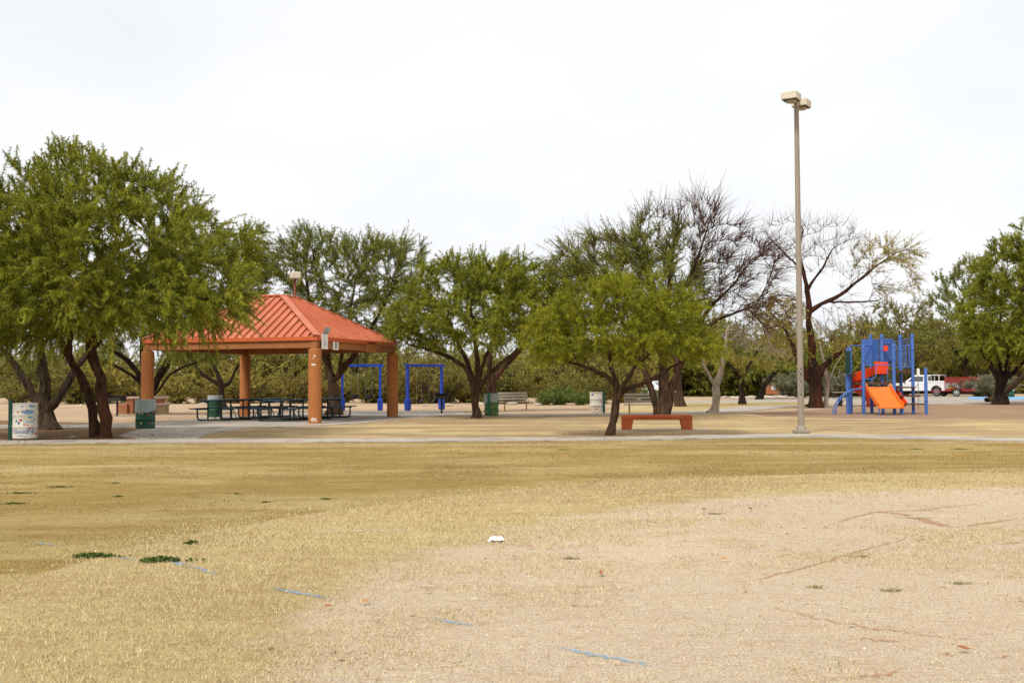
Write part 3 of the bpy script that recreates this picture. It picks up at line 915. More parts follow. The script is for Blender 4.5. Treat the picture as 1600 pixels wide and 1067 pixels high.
def foliage(B, D, L, r, K, ll, lw, sag, droop, tw=0.006, tint=None, leafy=None, spread=0.9, segs=2):
    """twigs as thin tapering tubes, leaves as bent diamonds along them; returns V, [quads], material index, rnd"""
    n = len(B)
    ts = np.linspace(0, 1, segs + 1)
    pts = B[:, None] + D[:, None] * (L[:, None] * ts)[..., None]
    pts[..., 2] -= (sag[:, None] * L[:, None] * ts ** 2)
    u = unit(np.cross(D, np.array([0.3, 0.2, 1.0])))
    w = np.cross(D, u)
    ring = []
    for k in range(3):
        a = 2 * PI * k / 3
        ring.append(u * math.cos(a) + w * math.sin(a))
    ring = np.stack(ring, 1)
    rad = tw * (1 - 0.75 * ts)
    V1 = pts[:, :, None, :] + ring[:, None] * rad[None, :, None, None]
    V1 = V1.reshape(n, -1, 3)
    q = []
    for s in range(segs):
        for k in range(3):
            k2 = (k + 1) % 3
            q.append((s * 3 + k, s * 3 + k2, s * 3 + 3 + k2, s * 3 + 3 + k))
    q = np.array(q)
    nv = (segs + 1) * 3
    F1 = (q[None] + (np.arange(n) * nv)[:, None, None]).reshape(-1, 4)
    V1 = V1.reshape(-1, 3)
    a1 = np.full(len(V1), 0.5)
    idx = np.arange(n) if leafy is None else np.where(leafy)[0]
    k = len(idx)
    if K <= 0 or k == 0:
        return V1, [F1], np.zeros(len(F1), int), a1
    t = (np.arange(K) + r.random((k, K))) / K * 0.88 + 0.12
    P = B[idx][:, None] + D[idx][:, None] * (L[idx][:, None] * t)[..., None]
    P[..., 2] -= sag[idx][:, None] * L[idx][:, None] * t ** 2
    d = unit(D[idx][:, None] * 0.55 + unit(r.normal(0, 1, (k, K, 3))) * spread + np.array([0, 0, -droop]))
    l = ll * r.uniform(0.6, 1.25, (k, K)) * (1.1 - 0.4 * t)
    side = unit(np.cross(d, unit(r.normal(0, 1, (k, K, 3)) + np.array([0, 0, 1.0]))))
    w_ = lw * r.uniform(0.7, 1.2, (k, K))
    tip = P + d * l[..., None] + np.array([0, 0, -0.22]) * l[..., None]
    V2 = np.stack([P - side * w_[..., None], P + side * w_[..., None], tip], 2).reshape(-1, 3)
    F2 = np.arange(len(V2)).reshape(-1, 3)
    tn = (r.random(n) if tint is None else tint)[idx]
    a2 = np.repeat(np.clip(tn[:, None] * 0.6 + r.random((k, K)) * 0.4, 0, 1).ravel(), 3)
    return np.concatenate([V1, V2]), [F1, F2 + len(V1)], np.concatenate([np.zeros(len(F1), int), np.ones(len(F2), int)]), np.concatenate([a1, a2])

def make_tree(name, label, base, limbs, blobs, bark, leaf, seed, natt=500, step=0.3, kill=0.5, mom=0.5, up=0.1, twigs=3, tlen=(0.35, 0.8), K=14, ll=0.15, lw=0.018,
              sag=0.25, droop=0.3, erect=0.3, twm='twig', tw=0.006, r_tip=0.007, group=None, shell=0.55, base_y=None, expo=2.3, dead=0.0, jit=0.18, cat='tree', flare=1.3, spread=0.9, dens=1):
    r = np.random.default_rng(seed)
    g = gp(*base)
    d0 = g.y
    root = np.array([g.x, g.y, 0.0])
    Ls = []
    for li, lm in enumerate(limbs):
        P = [np.array(at(x, y, d0 + dd)) for x, y, dd, _ in lm]
        if li == 0: P[0] = np.array([P[0][0], P[0][1], -0.08])
        elif abs(lm[0][1] - base[1]) < 1: P[0][2] = -0.08
        Ls.append((P, [q[3] for q in lm]))
    sc = d0 / FPX
    pts, bare, cen = [], [], []
    wsum = sum(b[3] * b[4] * (b[6] if len(b) > 6 and b[6] else 1) for b in blobs)
    for b in blobs:
        x, y, dd, rx, ry, rd = b[:6]
        wt = b[6] if len(b) > 6 and b[6] else 1
        k = max(4, int(natt * rx * ry * wt / wsum))
        u = unit(r.normal(0, 1, (k, 3))) * (shell + (1 - shell) * r.random((k, 1))) ** 0.8
        c = np.array(at(x, y, d0 + dd))
        pts.append(c + u * np.array([rx * sc, rd, ry * sc]))
        bare += [len(b) > 7 and b[7]] * k
    att = np.concatenate(pts)
    bare = np.array(bare, bool)
    m_ = att[:, 2] > 0.6
    att, bare = att[m_], bare[m_]
    pos, par, fix, dr = colonize(Ls, att, r, step, kill, 50.0, mom, up, 110, jit)
    m, rad = wood_mesh(pos, par, fix, r_tip, expo, root, flare)
    t = thing(name, label, cat, root, 0, group)
    m.build('trunk', bark, t, smooth=True)
    # twigs
    free = np.where((fix == 0) & (rad < 0.035))[0]
    if len(free):
        d = np.linalg.norm(pos[free][:, None] - att[None], axis=2)
        nb = bare[d.argmin(1)]
        twigs, K, lw, ll = twigs + dens, int(K * 2.7), lw * 0.85, ll * 1.05
        rep = np.repeat(np.arange(len(free)), twigs)
        ii = free[rep]
        isb = nb[rep]
        cen = att.mean(0) - np.array([0, 0, 0.8])
        outw = unit(pos[ii] - cen)
        n = len(ii)
        er = erect * r.uniform(0.2, 1.6, n) * np.clip((pos[ii][:, 2] - att[:, 2].min()) / (np.ptp(att[:, 2]) + 0.1), 0.15, 1)
        D = unit(dr[ii] * 0.55 + outw * 0.55 + unit(r.normal(0, 1, (n, 3))) * 0.75 + np.stack([np.zeros(n), np.zeros(n), er], -1))
        L = r.uniform(tlen[0], tlen[1], n) * (1 + 0.35 * (r.random(n) < 0.08))
        B = pos[ii] - root
        sg = sag * r.uniform(0.3, 1.4, n) * np.where(er > erect * 0.8, 0.3, 1)
        tnt = r.random(len(free))[rep] * 0.6 + r.random(n) * 0.34
        tnt = np.where(r.random(n) < dead, 1.0, tnt)
        sg = np.where(isb, sg * 0.25, sg)
        V, Fq, mi, a = foliage(B, D, L, r, K, ll, lw, sg, droop, tw, tnt, ~isb, spread)
        me = np_mesh('crown', V, Fq, [twm, leaf], mi, a)
        ob = bpy.data.objects.new('crown', me)
        C.objects.link(ob)
        ob.parent = t
        ob['kind'] = 'stuff'
    return t

# big leafy mesquite beside the near path
make_tree('mesquite_tree', 'huge dense green mesquite with twin leaning reddish trunks beside the shelter', (158, 684),
    [[(152, 684, .1, .20), (149, 668, .1, .16), (146, 650, .1, .125), (138, 610, .2, .115), (122, 580, .3, .11), (106, 553, .3, .10), (80, 510, .3, .09), (40, 460, 0, .07)],
     [(166, 684, -.1, .19), (166, 655, -.15, .155), (164, 632, -.2, .14), (157, 600, -.2, .135), (148, 567, -.2, .13), (141, 540, -.1, .125), (150, 490, 0, .11), (165, 430, 0, .07)],
     [(141, 545, 0, .12), (175, 505, -.3, .09), (230, 480, -.8, .07), (300, 465, -1, .045), (360, 470, -.8, .025)],
     [(110, 550, .3, .09), (110, 500, -1, .08), (105, 440, -1.5, .05)],
     [(150, 490, 0, .08), (220, 420, 1, .05), (270, 350, 1, .035)]],
    [(160, 385, 0, 175, 105, 3.4), (20, 400, 0, 130, 120, 3.2), (120, 305, 0, 135, 62, 2.4), (250, 330, .3, 55, 60, 1.8), (318, 415, -.3, 72, 76, 2.4), (-60, 440, 0, 110, 110, 2.6),
     (30, 500, -.6, 120, 40, 2.6, 1.2), (225, 475, -.8, 125, 32, 2.2, 1.2), (335, 478, -1.0, 60, 28, 1.8, 1.6), (265, 497, -1.3, 75, 24, 1.4, 1.5), (130, 460, -1.5, 120, 50, 1.6, 1.0)],
    'bark_red', 'leaf_green', 11, natt=1900, step=0.26, kill=0.35, twigs=3, tlen=(0.35, 0.85), K=25, ll=0.125, lw=0.0145, sag=0.34, droop=0.3, erect=0.8, dead=0.006, flare=1.15)

make_tree('mesquite_tree', 'mesquite with three spread dark limbs behind the white graffiti barrel', (75, 671),
    [[(75, 671, 0, .34), (74, 655, 0, .29), (72, 640, 0, .23), (69, 615, 0, .17), (68, 590, 0, .16), (66, 560, 0, .14), (60, 520, 0, .10), (50, 470, 0, .06)],
     [(66, 645, 0, .18), (52, 618, 0, .13), (34, 585, 0, .12), (18, 562, 0, .09), (2, 545, 0, .08), (-40, 510, 0, .05)],
     [(80, 645, 0, .17), (95, 617, 0, .13), (108, 593, .2, .12), (122, 570, .3, .10), (150, 535, .5, .06)]],
    [(40, 480, .5, 130, 45, 2.6), (-60, 480, 0, 90, 50, 2.4), (60, 400, 1, 120, 80, 2.6), (170, 480, 1, 60, 40, 2)],
    'bark_grey', 'leaf_green', 12, natt=420, step=0.3, kill=0.5, twigs=3, K=15, ll=0.16, lw=0.019, sag=0.4, droop=0.4, erect=0.4)

make_tree('mesquite_tree', 'dark limbed mesquite growing behind the shelter column near the concrete table', (226, 648.5),
    [[(228, 648.5, 0, .34), (228, 622, 0, .28), (228, 605, 0, .24), (226, 585, 0, .18), (222, 555, 0, .14), (225, 500, 0, .10), (240, 440, 0, .06)],
     [(224, 605, 0, .16), (214, 580, 0, .13), (198, 562, 0, .11), (178, 550, 0, .09), (160, 538, 0, .06), (130, 520, 0, .04)],
     [(222, 600, 0, .09), (200, 583, -.4, .07), (175, 568, -.6, .05), (150, 562, -.8, .03)],
     [(234, 612, 0, .20), (252, 580, 0, .17), (266, 560, 0, .16), (285, 545, 0, .13), (320, 510, 0, .09), (360, 450, 0, .06)],
     [(236, 622, 0, .07), (250, 608, 0, .06), (260, 590, 0, .055), (272, 580, 0, .05), (300, 568, 0, .04), (330, 560, 0, .025)]],
    [(330, 430, 0, 90, 70, 2.6), (390, 400, 0, 38, 50, 1.8), (240, 480, 0, 110, 50, 2.6), (160, 520, 0, 70, 28, 2.0), (300, 540, 0, 80, 22, 2.0)],
    'bark_dark', 'leaf_deep', 13, natt=620, step=0.32, kill=0.48, twigs=3, K=11, ll=0.17, lw=0.020, sag=0.3, droop=0.3, erect=0.6, dens=3)

make_tree('mesquite_tree', 'small crooked mesquite on the sand seen under the shelter roof', (348, 636),
    [[(348, 636, 0, .24), (347, 615, 0, .20), (346, 600, 0, .17), (340, 585, 0, .12), (335, 572, 0, .10), (345, 558, 0, .07), (350, 530, 0, .05)],
     [(344, 604, 0, .14), (330, 592, 0, .12), (318, 588, 0, .11), (309, 577, 0, .10), (303, 562, 0, .07), (290, 545, 0, .05)],
     [(350, 606, 0, .12), (362, 594, 0, .11), (367, 580, 0, .09), (380, 560, 0, .06)]],
    [(345, 535, 0, 80, 26, 2.5), (300, 545, 0, 40, 20, 2), (400, 545, 0, 45, 22, 2), (345, 505, 0, 60, 20, 2)],
    'bark_dark', 'leaf_olive', 14, natt=200, step=0.4, kill=0.65, twigs=3, K=9, ll=0.2, lw=0.025, sag=0.3)

make_tree('mesquite_tree', 'tall airy mesquite rising behind the shelter roof with upright shoots', (520, 648.5),
    [[(521, 648.5, 0, .36), (520, 620, 0, .24), (521, 600, 0, .21), (518, 585, 0, .17), (508, 562, 0, .13), (500, 540, 0, .11), (485, 490, 0, .08), (478, 430, 0, .05)],
     [(526, 592, 0, .17), (538, 572, 0, .15), (552, 556, 0, .13), (575, 520, 0, .10), (610, 460, 0, .06)],
     [(519, 585, 0, .10), (512, 560, .3, .09), (516, 530, .6, .08), (530, 470, .8, .05)],
     [(530, 585, 0, .10), (534, 555, -.4, .08), (545, 500, -.6, .06), (555, 440, -.6, .04)]],
    [(550, 430, 0, 110, 60, 2.8), (470, 415, 0, 60, 55, 2.0), (610, 430, 0, 58, 58, 2.2), (570, 500, -.3, 85, 36, 2.4), (485, 392, 0, 42, 30, 1.4, 1.2), (628, 402, 0, 40, 26, 1.4), (560, 400, 0, 60, 24, 1.8), (420, 420, 0, 30, 40, 1.6), (480, 480, 0, 50, 35, 1.6)],
    'bark_brown', 'leaf_deep', 15, natt=1050, step=0.28, kill=0.42, twigs=3, tlen=(.35, .9), K=12, ll=0.16, lw=0.018, sag=0.2, droop=0.25, erect=0.9, tw=.008, dens=1)

make_tree('mesquite_tree', 'domed mesquite with fanned limbs between the grill and the green barrel', (743, 653),
    [[(744, 653, 0, .19), (744, 632, 0, .16), (743, 612, 0, .16), (739, 598, 0, .13), (728, 575, 0, .09), (712, 563, 0, .08), (690, 553, 0, .07), (665, 545, 0, .05), (635, 537, 0, .03)],
     [(745, 608, 0, .12), (746, 590, 0, .11), (746, 565, 0, .10), (742, 530, 0, .07), (735, 480, 0, .05)],
     [(747, 606, 0, .12), (762, 588, 0, .09), (782, 568, 0, .08), (805, 550, 0, .06), (835, 525, 0, .04)],
     [(741, 600, 0, .10), (730, 565, .3, .09), (718, 540, .5, .07), (700, 500, .6, .05)],
     [(748, 595, 0, .10), (758, 560, -.4, .08), (772, 525, -.5, .06), (790, 480, -.5, .04)]],
    [(745, 497, -.5, 125, 44, 2.9), (662, 502, 0, 66, 34, 2.2), (835, 490, 0, 60, 44, 2.2), (695, 455, 0, 68, 36, 2.0), (800, 445, 0, 74, 34, 2.0), (750, 425, 0, 92, 22, 2.0), (640, 515, 0, 34, 20, 1.5, 1.3)],
    'bark_brown', 'leaf_green', 16, natt=1000, step=0.26, kill=0.38, twigs=3, tlen=(.3, .75), K=14, ll=0.15, lw=0.018, sag=0.25, droop=0.3, erect=0.7, tw=.007, dens=2)

make_tree('mesquite_tree', 'reddish leaning trunk mesquite directly behind the light green barrel', (768, 643),
    [[(768, 643, 0, .30), (769, 615, 0, .24), (770, 600, 0, .22), (776, 585, 0, .15), (790, 572, 0, .12), (812, 550, 0, .09), (840, 510, 0, .06)],
     [(768, 605, 0, .16), (764, 580, 0, .12), (766, 545, 0, .09), (775, 500, 0, .05)]],
    [(800, 490, 0, 70, 45, 2.4), (850, 480, 0, 50, 40, 2.0), (770, 450, 0, 60, 35, 2.0)],
    'bark_red', 'leaf_deep', 17, natt=420, step=0.32, kill=0.48, twigs=3, K=12, ll=0.17, lw=0.02, sag=0.25, erect=0.6)

make_tree('young_mesquite_tree', 'young flat-topped yellow-green mesquite with a slim leaning trunk by the orange bench', (953, 680),
    [[(953, 680, 0, .125), (957, 660, 0, .108), (962, 635, 0, .10), (966, 615, 0, .105), (960, 600, 0, .075), (945, 587, 0, .06), (928, 578, 0, .05), (905, 570, 0, .04), (880, 564, 0, .025)],
     [(967, 612, 0, .08), (960, 590, 0, .07), (956, 572, 0, .06), (952, 550, 0, .05), (945, 515, 0, .03)],
     [(968, 610, 0, .07), (978, 596, -.3, .055), (986, 582, -.5, .05), (996, 566, -.6, .035), (1010, 540, -.6, .025)],
     [(970, 614, 0, .08), (990, 605, .2, .065), (1012, 596, .3, .06), (1032, 585, .3, .05), (1050, 572, .3, .035), (1080, 560, .3, .02)],
     [(975, 598, -.2, .05), (985, 590, .4, .045), (990, 575, .6, .035), (1020, 550, .8, .02)]],
    [(960, 530, 0, 125, 24, 2.0), (870, 545, 0, 55, 18, 1.5, 1.3), (1065, 540, 0, 65, 24, 1.6, 1.2), (940, 485, 0, 85, 28, 1.7), (1020, 495, 0, 85, 28, 1.8), (895, 510, 0, 58, 24, 1.5), (980, 450, 0, 60, 20, 1.3, .8), (920, 455, 0, 45, 15, 1.2, .7), (1050, 470, 0, 40, 20, 1.2, .7)],
    'bark_brown', 'leaf_yellow', 18, natt=620, step=0.19, kill=0.32, mom=.6, up=0.0, twigs=3, tlen=(.25, .6), K=16, ll=0.125, lw=0.013, sag=0.25, droop=0.15, erect=0.12, tw=.005, flare=1.2)

make_tree('mesquite_tree', 'big multi-trunk mesquite with bare upright twigs behind the slatted bench', (1033, 651),
    [[(1036, 651, 0, .26), (1037, 630, 0, .23), (1037, 600, 0, .21), (1037, 560, 0, .19), (1040, 510, 0, .15), (1044, 460, 0, .10), (1048, 410, 0, .06)],
     [(1027, 650, 0, .16), (1023, 625, 0, .13), (1016, 603, 0, .125), (1008, 583, 0, .12), (998, 560, 0, .10), (975, 510, 0, .07), (955, 450, 0, .05)],
     [(1043, 648, 0, .20), (1048, 618, 0, .16), (1055, 592, 0, .15), (1062, 572, .2, .14), (1080, 530, .3, .11), (1110, 480, .3, .07), (1150, 440, .3, .04)],
     [(1044, 500, 0, .10), (1075, 440, 0, .07), (1095, 390, 0, .045), (1110, 340, 0, .02)],
     [(1040, 520, 0, .08), (1020, 440, 0, .06), (1010, 390, 0, .03)],
     [(1070, 540, .2, .08), (1120, 500, 0, .06), (1170, 480, 0, .035)]],
    [(950, 425, 0, 85, 42, 2.4), (1015, 385, 0, 52, 40, 1.8), (900, 440, 0, 45, 40, 1.8), (1030, 450, 0, 80, 60, 2.4, 1.0), (890, 500, 0, 40, 40, 1.6, .7),
     (1095, 375, 0, 55, 62, 1.8, .9, True), (1160, 420, 0, 62, 55, 2.0, 1.1, True), (1185, 485, 0, 50, 28, 1.8, 1.2, True), (960, 390, 0, 75, 36, 1.6, .35, True), (1040, 372, 0, 60, 38, 1.6, .5, True), (1110, 440, 0, 45, 45, 1.8, .8, True)],
    'bark_brown', 'leaf_deep', 19, natt=900, step=0.30, kill=0.42, mom=1.3, up=0.12, twigs=3, tlen=(.4, 1.2), K=11, ll=0.16, lw=0.018, sag=0.15, droop=0.25, erect=0.6, tw=.012, dens=3, twm='twig_mid', jit=.10, r_tip=.009)

make_tree('dead_tree', 'pale barkless dead trunk with a forked stub and dry grey twigs', (1114, 645),
    [[(1113, 645, 0, .24), (1114, 640, 0, .20), (1118, 615, 0, .17), (1122, 595, 0, .16), (1127, 575, 0, .13), (1131, 555, 0, .11), (1134, 535, 0, .09), (1137, 512, 0, .06)],
     [(1120, 608, 0, .10), (1113, 595, 0, .085), (1107, 585, 0, .08), (1101, 572, 0, .06), (1098, 562, 0, .03)],
     [(1136, 535, 0, .04), (1155, 520, 0, .03), (1180, 510, 0, .02)]],
    [(1175, 525, 0, 38, 26, 1.4, 1, True), (1205, 545, 0, 22, 14, 1.0, 1, True)],
    'bark_pale', 'leaf_grey', 20, natt=90, step=0.26, kill=0.35, mom=.8, up=-0.05, twigs=3, tlen=(.3, .9), K=0, twm='twig_pale', tw=.010, sag=.9, erect=-.2)

make_tree('mesquite_tree', 'plain straight trunked mesquite standing behind the multi-trunk mesquite', (1063, 635),
    [[(1063, 635, 0, .28), (1061, 610, 0, .22), (1058, 580, 0, .20), (1056, 550, 0, .15), (1060, 510, 0, .08)]],
    [(1070, 510, 0, 70, 38, 2.6), (1130, 530, 0, 45, 28, 2.2)],
    'bark_brown', 'leaf_olive', 21, natt=180, step=0.45, kill=0.7, twigs=3, K=10, ll=0.2, lw=0.026)

make_tree('mesquite_tree', 'small dark trunk tree with yellowing leaves beyond the far pavement', (1160, 631.5),
    [[(1160, 631.5, 0, .22), (1159, 612, 0, .16), (1158, 596, 0, .15), (1165, 582, 0, .10), (1172, 568, 0, .08), (1185, 545, 0, .05)],
     [(1158, 594, 0, .08), (1152, 580, 0, .06), (1140, 570, 0, .04)]],
    [(1170, 560, 0, 50, 22, 2.5), (1130, 565, 0, 30, 14, 2), (1200, 540, 0, 40, 24, 2.2)],
    'bark_dark', 'leaf_olive', 22, natt=190, step=0.42, kill=0.65, twigs=3, K=11, ll=0.2, lw=0.026)

make_tree('mesquite_tree', 'dark slanting trunk tree leaning over the rusty notice board', (1186, 624),
    [[(1186, 624, 0, .26), (1192, 610, 0, .20), (1200, 594, 0, .18), (1212, 580, 0, .14), (1228, 568, 0, .10), (1245, 550, 0, .06)]],
    [(1225, 560, 0, 50, 26, 3), (1190, 560, 0, 40, 24, 3), (1240, 530, 0, 40, 20, 2.5)],
    'bark_dark', 'leaf_deep', 23, natt=170, step=0.5, kill=0.8, twigs=3, K=11, ll=0.24, lw=0.034)

make_tree('mesquite_tree', 'tall sparse mesquite with a thick burnt trunk and reddish bare twigs', (1273, 637),
    [[(1272, 637, 0, .42), (1273, 620, 0, .36), (1274, 600, 0, .34), (1273, 580, 0, .32), (1269, 555, 0, .20), (1266, 520, 0, .17), (1264, 480, 0, .15), (1260, 445, 0, .12), (1254, 420, 0, .09), (1248, 390, 0, .06), (1255, 360, 0, .03)],
     [(1262, 590, 0, .20), (1250, 568, 0, .14), (1240, 545, 0, .11), (1230, 520, 0, .07), (1215, 500, 0, .04)],
     [(1282, 582, 0, .20), (1292, 566, 0, .15), (1308, 554, 0, .12), (1322, 545, 0, .07), (1345, 535, 0, .04)],
     [(1265, 485, 0, .12), (1290, 472, 0, .11), (1315, 460, 0, .09), (1340, 440, 0, .07), (1370, 415, 0, .045), (1400, 395, 0, .025)],
     [(1262, 450, 0, .08), (1285, 420, .3, .06), (1300, 390, .5, .035)],
     [(1256, 425, 0, .07), (1230, 400, -.3, .05), (1205, 375, -.5, .03)],
     [(1290, 472, 0, .06), (1330, 472, -.5, .05), (1370, 470, -.6, .03)]],
    [(1235, 385, 0, 52, 50, 2.2, 1.0, True), (1300, 390, 0, 45, 48, 2.2, .8, True), (1340, 445, 0, 40, 25, 2.0, .6, True), (1290, 520, 0, 60, 32, 2.2, .7, True),
     (1378, 402, 0, 52, 30, 2.0, .7), (1400, 440, 0, 35, 25, 1.8, .4), (1212, 495, 0, 45, 36, 2.2, .8), (1250, 520, 0, 50, 34, 2.0, .5), (1330, 520, 0, 40, 24, 2.0, .5)],
    'bark_burnt', 'leaf_olive', 24, natt=620, step=0.36, kill=0.50, mom=.7, up=.05, twigs=3, tlen=(.4, 1.1), K=8, ll=0.17, lw=0.018, sag=.1, erect=.35, twm='twig_red', tw=.009, jit=.28, r_tip=.010)

make_tree('dead_tree', 'slim pale forked dead stem beside the thick burnt trunk', (1291, 636.5),
    [[(1290, 636.5, 0, .15), (1292, 615, 0, .12), (1293, 598, 0, .10), (1290, 578, 0, .08), (1286, 558, 0, .065), (1282, 540, 0, .04)],
     [(1294, 598, 0, .07), (1299, 584, 0, .06), (1306, 570, 0, .045), (1313, 560, 0, .025)]],
    [(1285, 525, 0, 18, 16, .9, 1, True), (1315, 550, 0, 12, 8, .8, .6, True)],
    'bark_pale', 'leaf_grey', 25, natt=24, step=0.3, kill=0.4, twigs=2, K=0, twm='twig_pale', tw=.010, tlen=(.3, .7))

make_tree('mesquite_tree', 'full dark trunk mesquite at the pale road beyond the play structure', (1564, 632),
    [[(1563, 632, 0, .40), (1564, 615, 0, .30), (1564, 600, 0, .28), (1556, 582, 0, .17), (1547, 568, 0, .15), (1538, 553, 0, .12), (1525, 530, 0, .07)],
     [(1567, 598, 0, .22), (1574, 575, 0, .17), (1580, 545, 0, .13), (1590, 500, 0, .08), (1600, 440, 0, .05)],
     [(1572, 592, 0, .16), (1586, 578, 0, .13), (1605, 560, 0, .09), (1640, 520, 0, .06)],
     [(1565, 590, 0, .12), (1560, 560, .4, .10), (1562, 520, .6, .07), (1565, 460, .6, .04)]],
    [(1600, 440, 0, 85, 62, 3.4), (1560, 495, 0, 58, 44, 2.6), (1610, 385, 0, 50, 45, 2.4), (1580, 540, -.5, 60, 24, 2.8, 1.2), (1660, 480, 0, 60, 70, 3), (1545, 530, 0, 35, 25, 2)],
    'bark_dark', 'leaf_green', 26, natt=900, step=0.36, kill=0.5, twigs=3, tlen=(.45, 1.0), K=14, ll=0.2, lw=0.025, sag=.3, erect=.7, tw=.009, dens=3)

make_tree('mesquite_tree', 'leaning brown trunk mesquite beside the far green barrel', (1545, 628),
    [[(1545, 628, 0, .30), (1562, 618, 0, .22), (1580, 605, 0, .20), (1596, 592, 0, .17), (1625, 570, 0, .10), (1660, 530, 0, .06)]],
    [(1660, 520, 0, 50, 40, 3), (1630, 480, 0, 50, 40, 3)],
    'bark_brown', 'leaf_green', 27, natt=120, step=0.45, kill=0.7, twigs=3, K=10, ll=0.22, lw=0.03)

make_tree('mesquite_tree', 'dark bluish green upright tree beyond the red trailer', (1512, 616),
    [[(1512, 616, 0, .40), (1510, 590, 0, .30), (1512, 560, 0, .26), (1508, 520, 0, .18), (1505, 470, 0, .10)],
     [(1512, 565, 0, .18), (1530, 540, 0, .14), (1545, 500, 0, .08)],
     [(1510, 570, 0, .18), (1490, 545, 0, .14), (1478, 500, 0, .08)]],
    [(1508, 455, 0, 48, 48, 4), (1530, 510, 0, 45, 48, 4), (1480, 500, 0, 34, 40, 3.5), (1495, 545, 0, 45, 30, 4), (1545, 450, 0, 40, 35, 3.5)],
    'bark_dark', 'leaf_deep', 28, natt=380, step=0.6, kill=0.9, twigs=3, tlen=(.6, 1.5), K=12, ll=0.3, lw=0.042, sag=.15, erect=.9, tw=.014)

make_tree('palo_verde_tree', 'wide olive brown tree spreading behind the blue play structure', (1412, 618),
    [[(1412, 618, 0, .30), (1410, 600, 0, .24), (1405, 585, 0, .2), (1390, 565, 0, .14), (1370, 545, 0, .10), (1350, 525, 0, .06)],
     [(1408, 592, 0, .18), (1425, 570, 0, .14), (1445, 550, 0, .10), (1465, 530, 0, .06)],
     [(1406, 588, 0, .14), (1408, 560, 0, .10), (1405, 520, 0, .06)]],
    [(1395, 515, 0, 70, 28, 4), (1450, 535, 0, 48, 36, 3.5), (1350, 530, 0, 45, 24, 3), (1410, 485, 0, 50, 16, 3), (1430, 570, 0, 50, 24, 3.5), (1340, 560, 0, 40, 24, 3)],
    'bark_brown', 'leaf_brownish', 29, natt=360, step=0.6, kill=0.85, twigs=3, tlen=(.5, 1.3), K=12, ll=0.26, lw=0.034, sag=.15, erect=.25, tw=.012)

make_tree('mesquite_tree', 'slender green tree far beyond the pickup', (1338, 619),
    [[(1338, 619, 0, .26), (1338, 595, 0, .2), (1336, 570, 0, .14), (1340, 545, 0, .08)]],
    [(1335, 565, 0, 45, 28, 4), (1290, 570, 0, 35, 25, 3), (1375, 565, 0, 35, 25, 3)],
    'bark_brown', 'leaf_deep', 30, natt=200, step=0.6, kill=0.9, twigs=3, tlen=(.6, 1.3), K=12, ll=0.3, lw=0.04, tw=.012)

# ------------------------------------------------------------------ desert scrub: four kinds of bush, each bush a thing
def make_bush_meshes(seed, rx, h, nst, leaf, K, ll, lw, lo=0.0, twm='twig', ntw=9, sag=.15, droop=.1):
    r = np.random.default_rng(seed)
    m = MB()
    Bs, Ds, Ls = [], [], []
    for s in range(nst):
        az = 2 * PI * (s + r.random()) / nst
        out = rx * r.uniform(0.25, 1.0)
        hh = h * r.uniform(0.6, 1.05) * math.sqrt(max(0.15, 1 - 0.55 * (out / rx) ** 2))
        p0 = np.array([math.cos(az) * rx * .1, math.sin(az) * rx * .1, -0.05])
        p1 = np.array([math.cos(az) * out * .55, math.sin(az) * out * .55, hh * .5])
        p2 = np.array([math.cos(az) * out, math.sin(az) * out, hh])
        pts = []
        for t in np.linspace(0, 1, 6):
            pts.append((1 - t) ** 2 * p0 + 2 * t * (1 - t) * p1 + t * t * p2 + r.normal(0, .04 * rx * (t > 0), 3))
        rs = 0.045 * h / 3
        m.tube([Vector(p) for p in pts], [rs * (1.05 - .85 * t) for t in np.linspace(0, 1, 6)], 4, cap=False)
        for k in range(ntw):
            t = r.uniform(lo, 1) ** 0.8
            i = min(int(t * 5), 4)
            p = pts[i] + (pts[i + 1] - pts[i]) * (t * 5 - i)
            d = unit(unit(p * np.array([1, 1, .3])) * .9 + unit(r.normal(0, 1, 3)) * .9 + np.array([0, 0, .45 if t > .25 else .1]))
            Bs.append(p); Ds.append(d); Ls.append(h * r.uniform(.13, .30))
    B, D, L = np.array(Bs), np.array(Ds), np.array(Ls)
    V, Fq, mi, a = foliage(B, D, L, r, K, ll, lw, sag * np.ones(len(B)), droop, 0.007 * h / 3, r.random(len(B)), None, 1.0, 2)
    V[:, 2] = np.maximum(V[:, 2], 0.01)
    return m.mesh('stem', True), np_mesh('foliage', V, Fq, [twm, leaf], mi, a)

def place_bush(meshes, name, label, group, p, s, rz, bark='twig', cat='bush'):
    t = thing(name, label, cat, (p[0], p[1], 0), rz, group)
    t.scale = s if isinstance(s, tuple) else (s, s, s)
    st = bpy.data.objects.new('stem', meshes[0])
    if not meshes[0].materials: meshes[0].materials.append(M[bark])
    C.objects.link(st); st.parent = t
    fo = bpy.data.objects.new('foliage', meshes[1])
    C.objects.link(fo); fo.parent = t
    fo['kind'] = 'stuff'
    return t

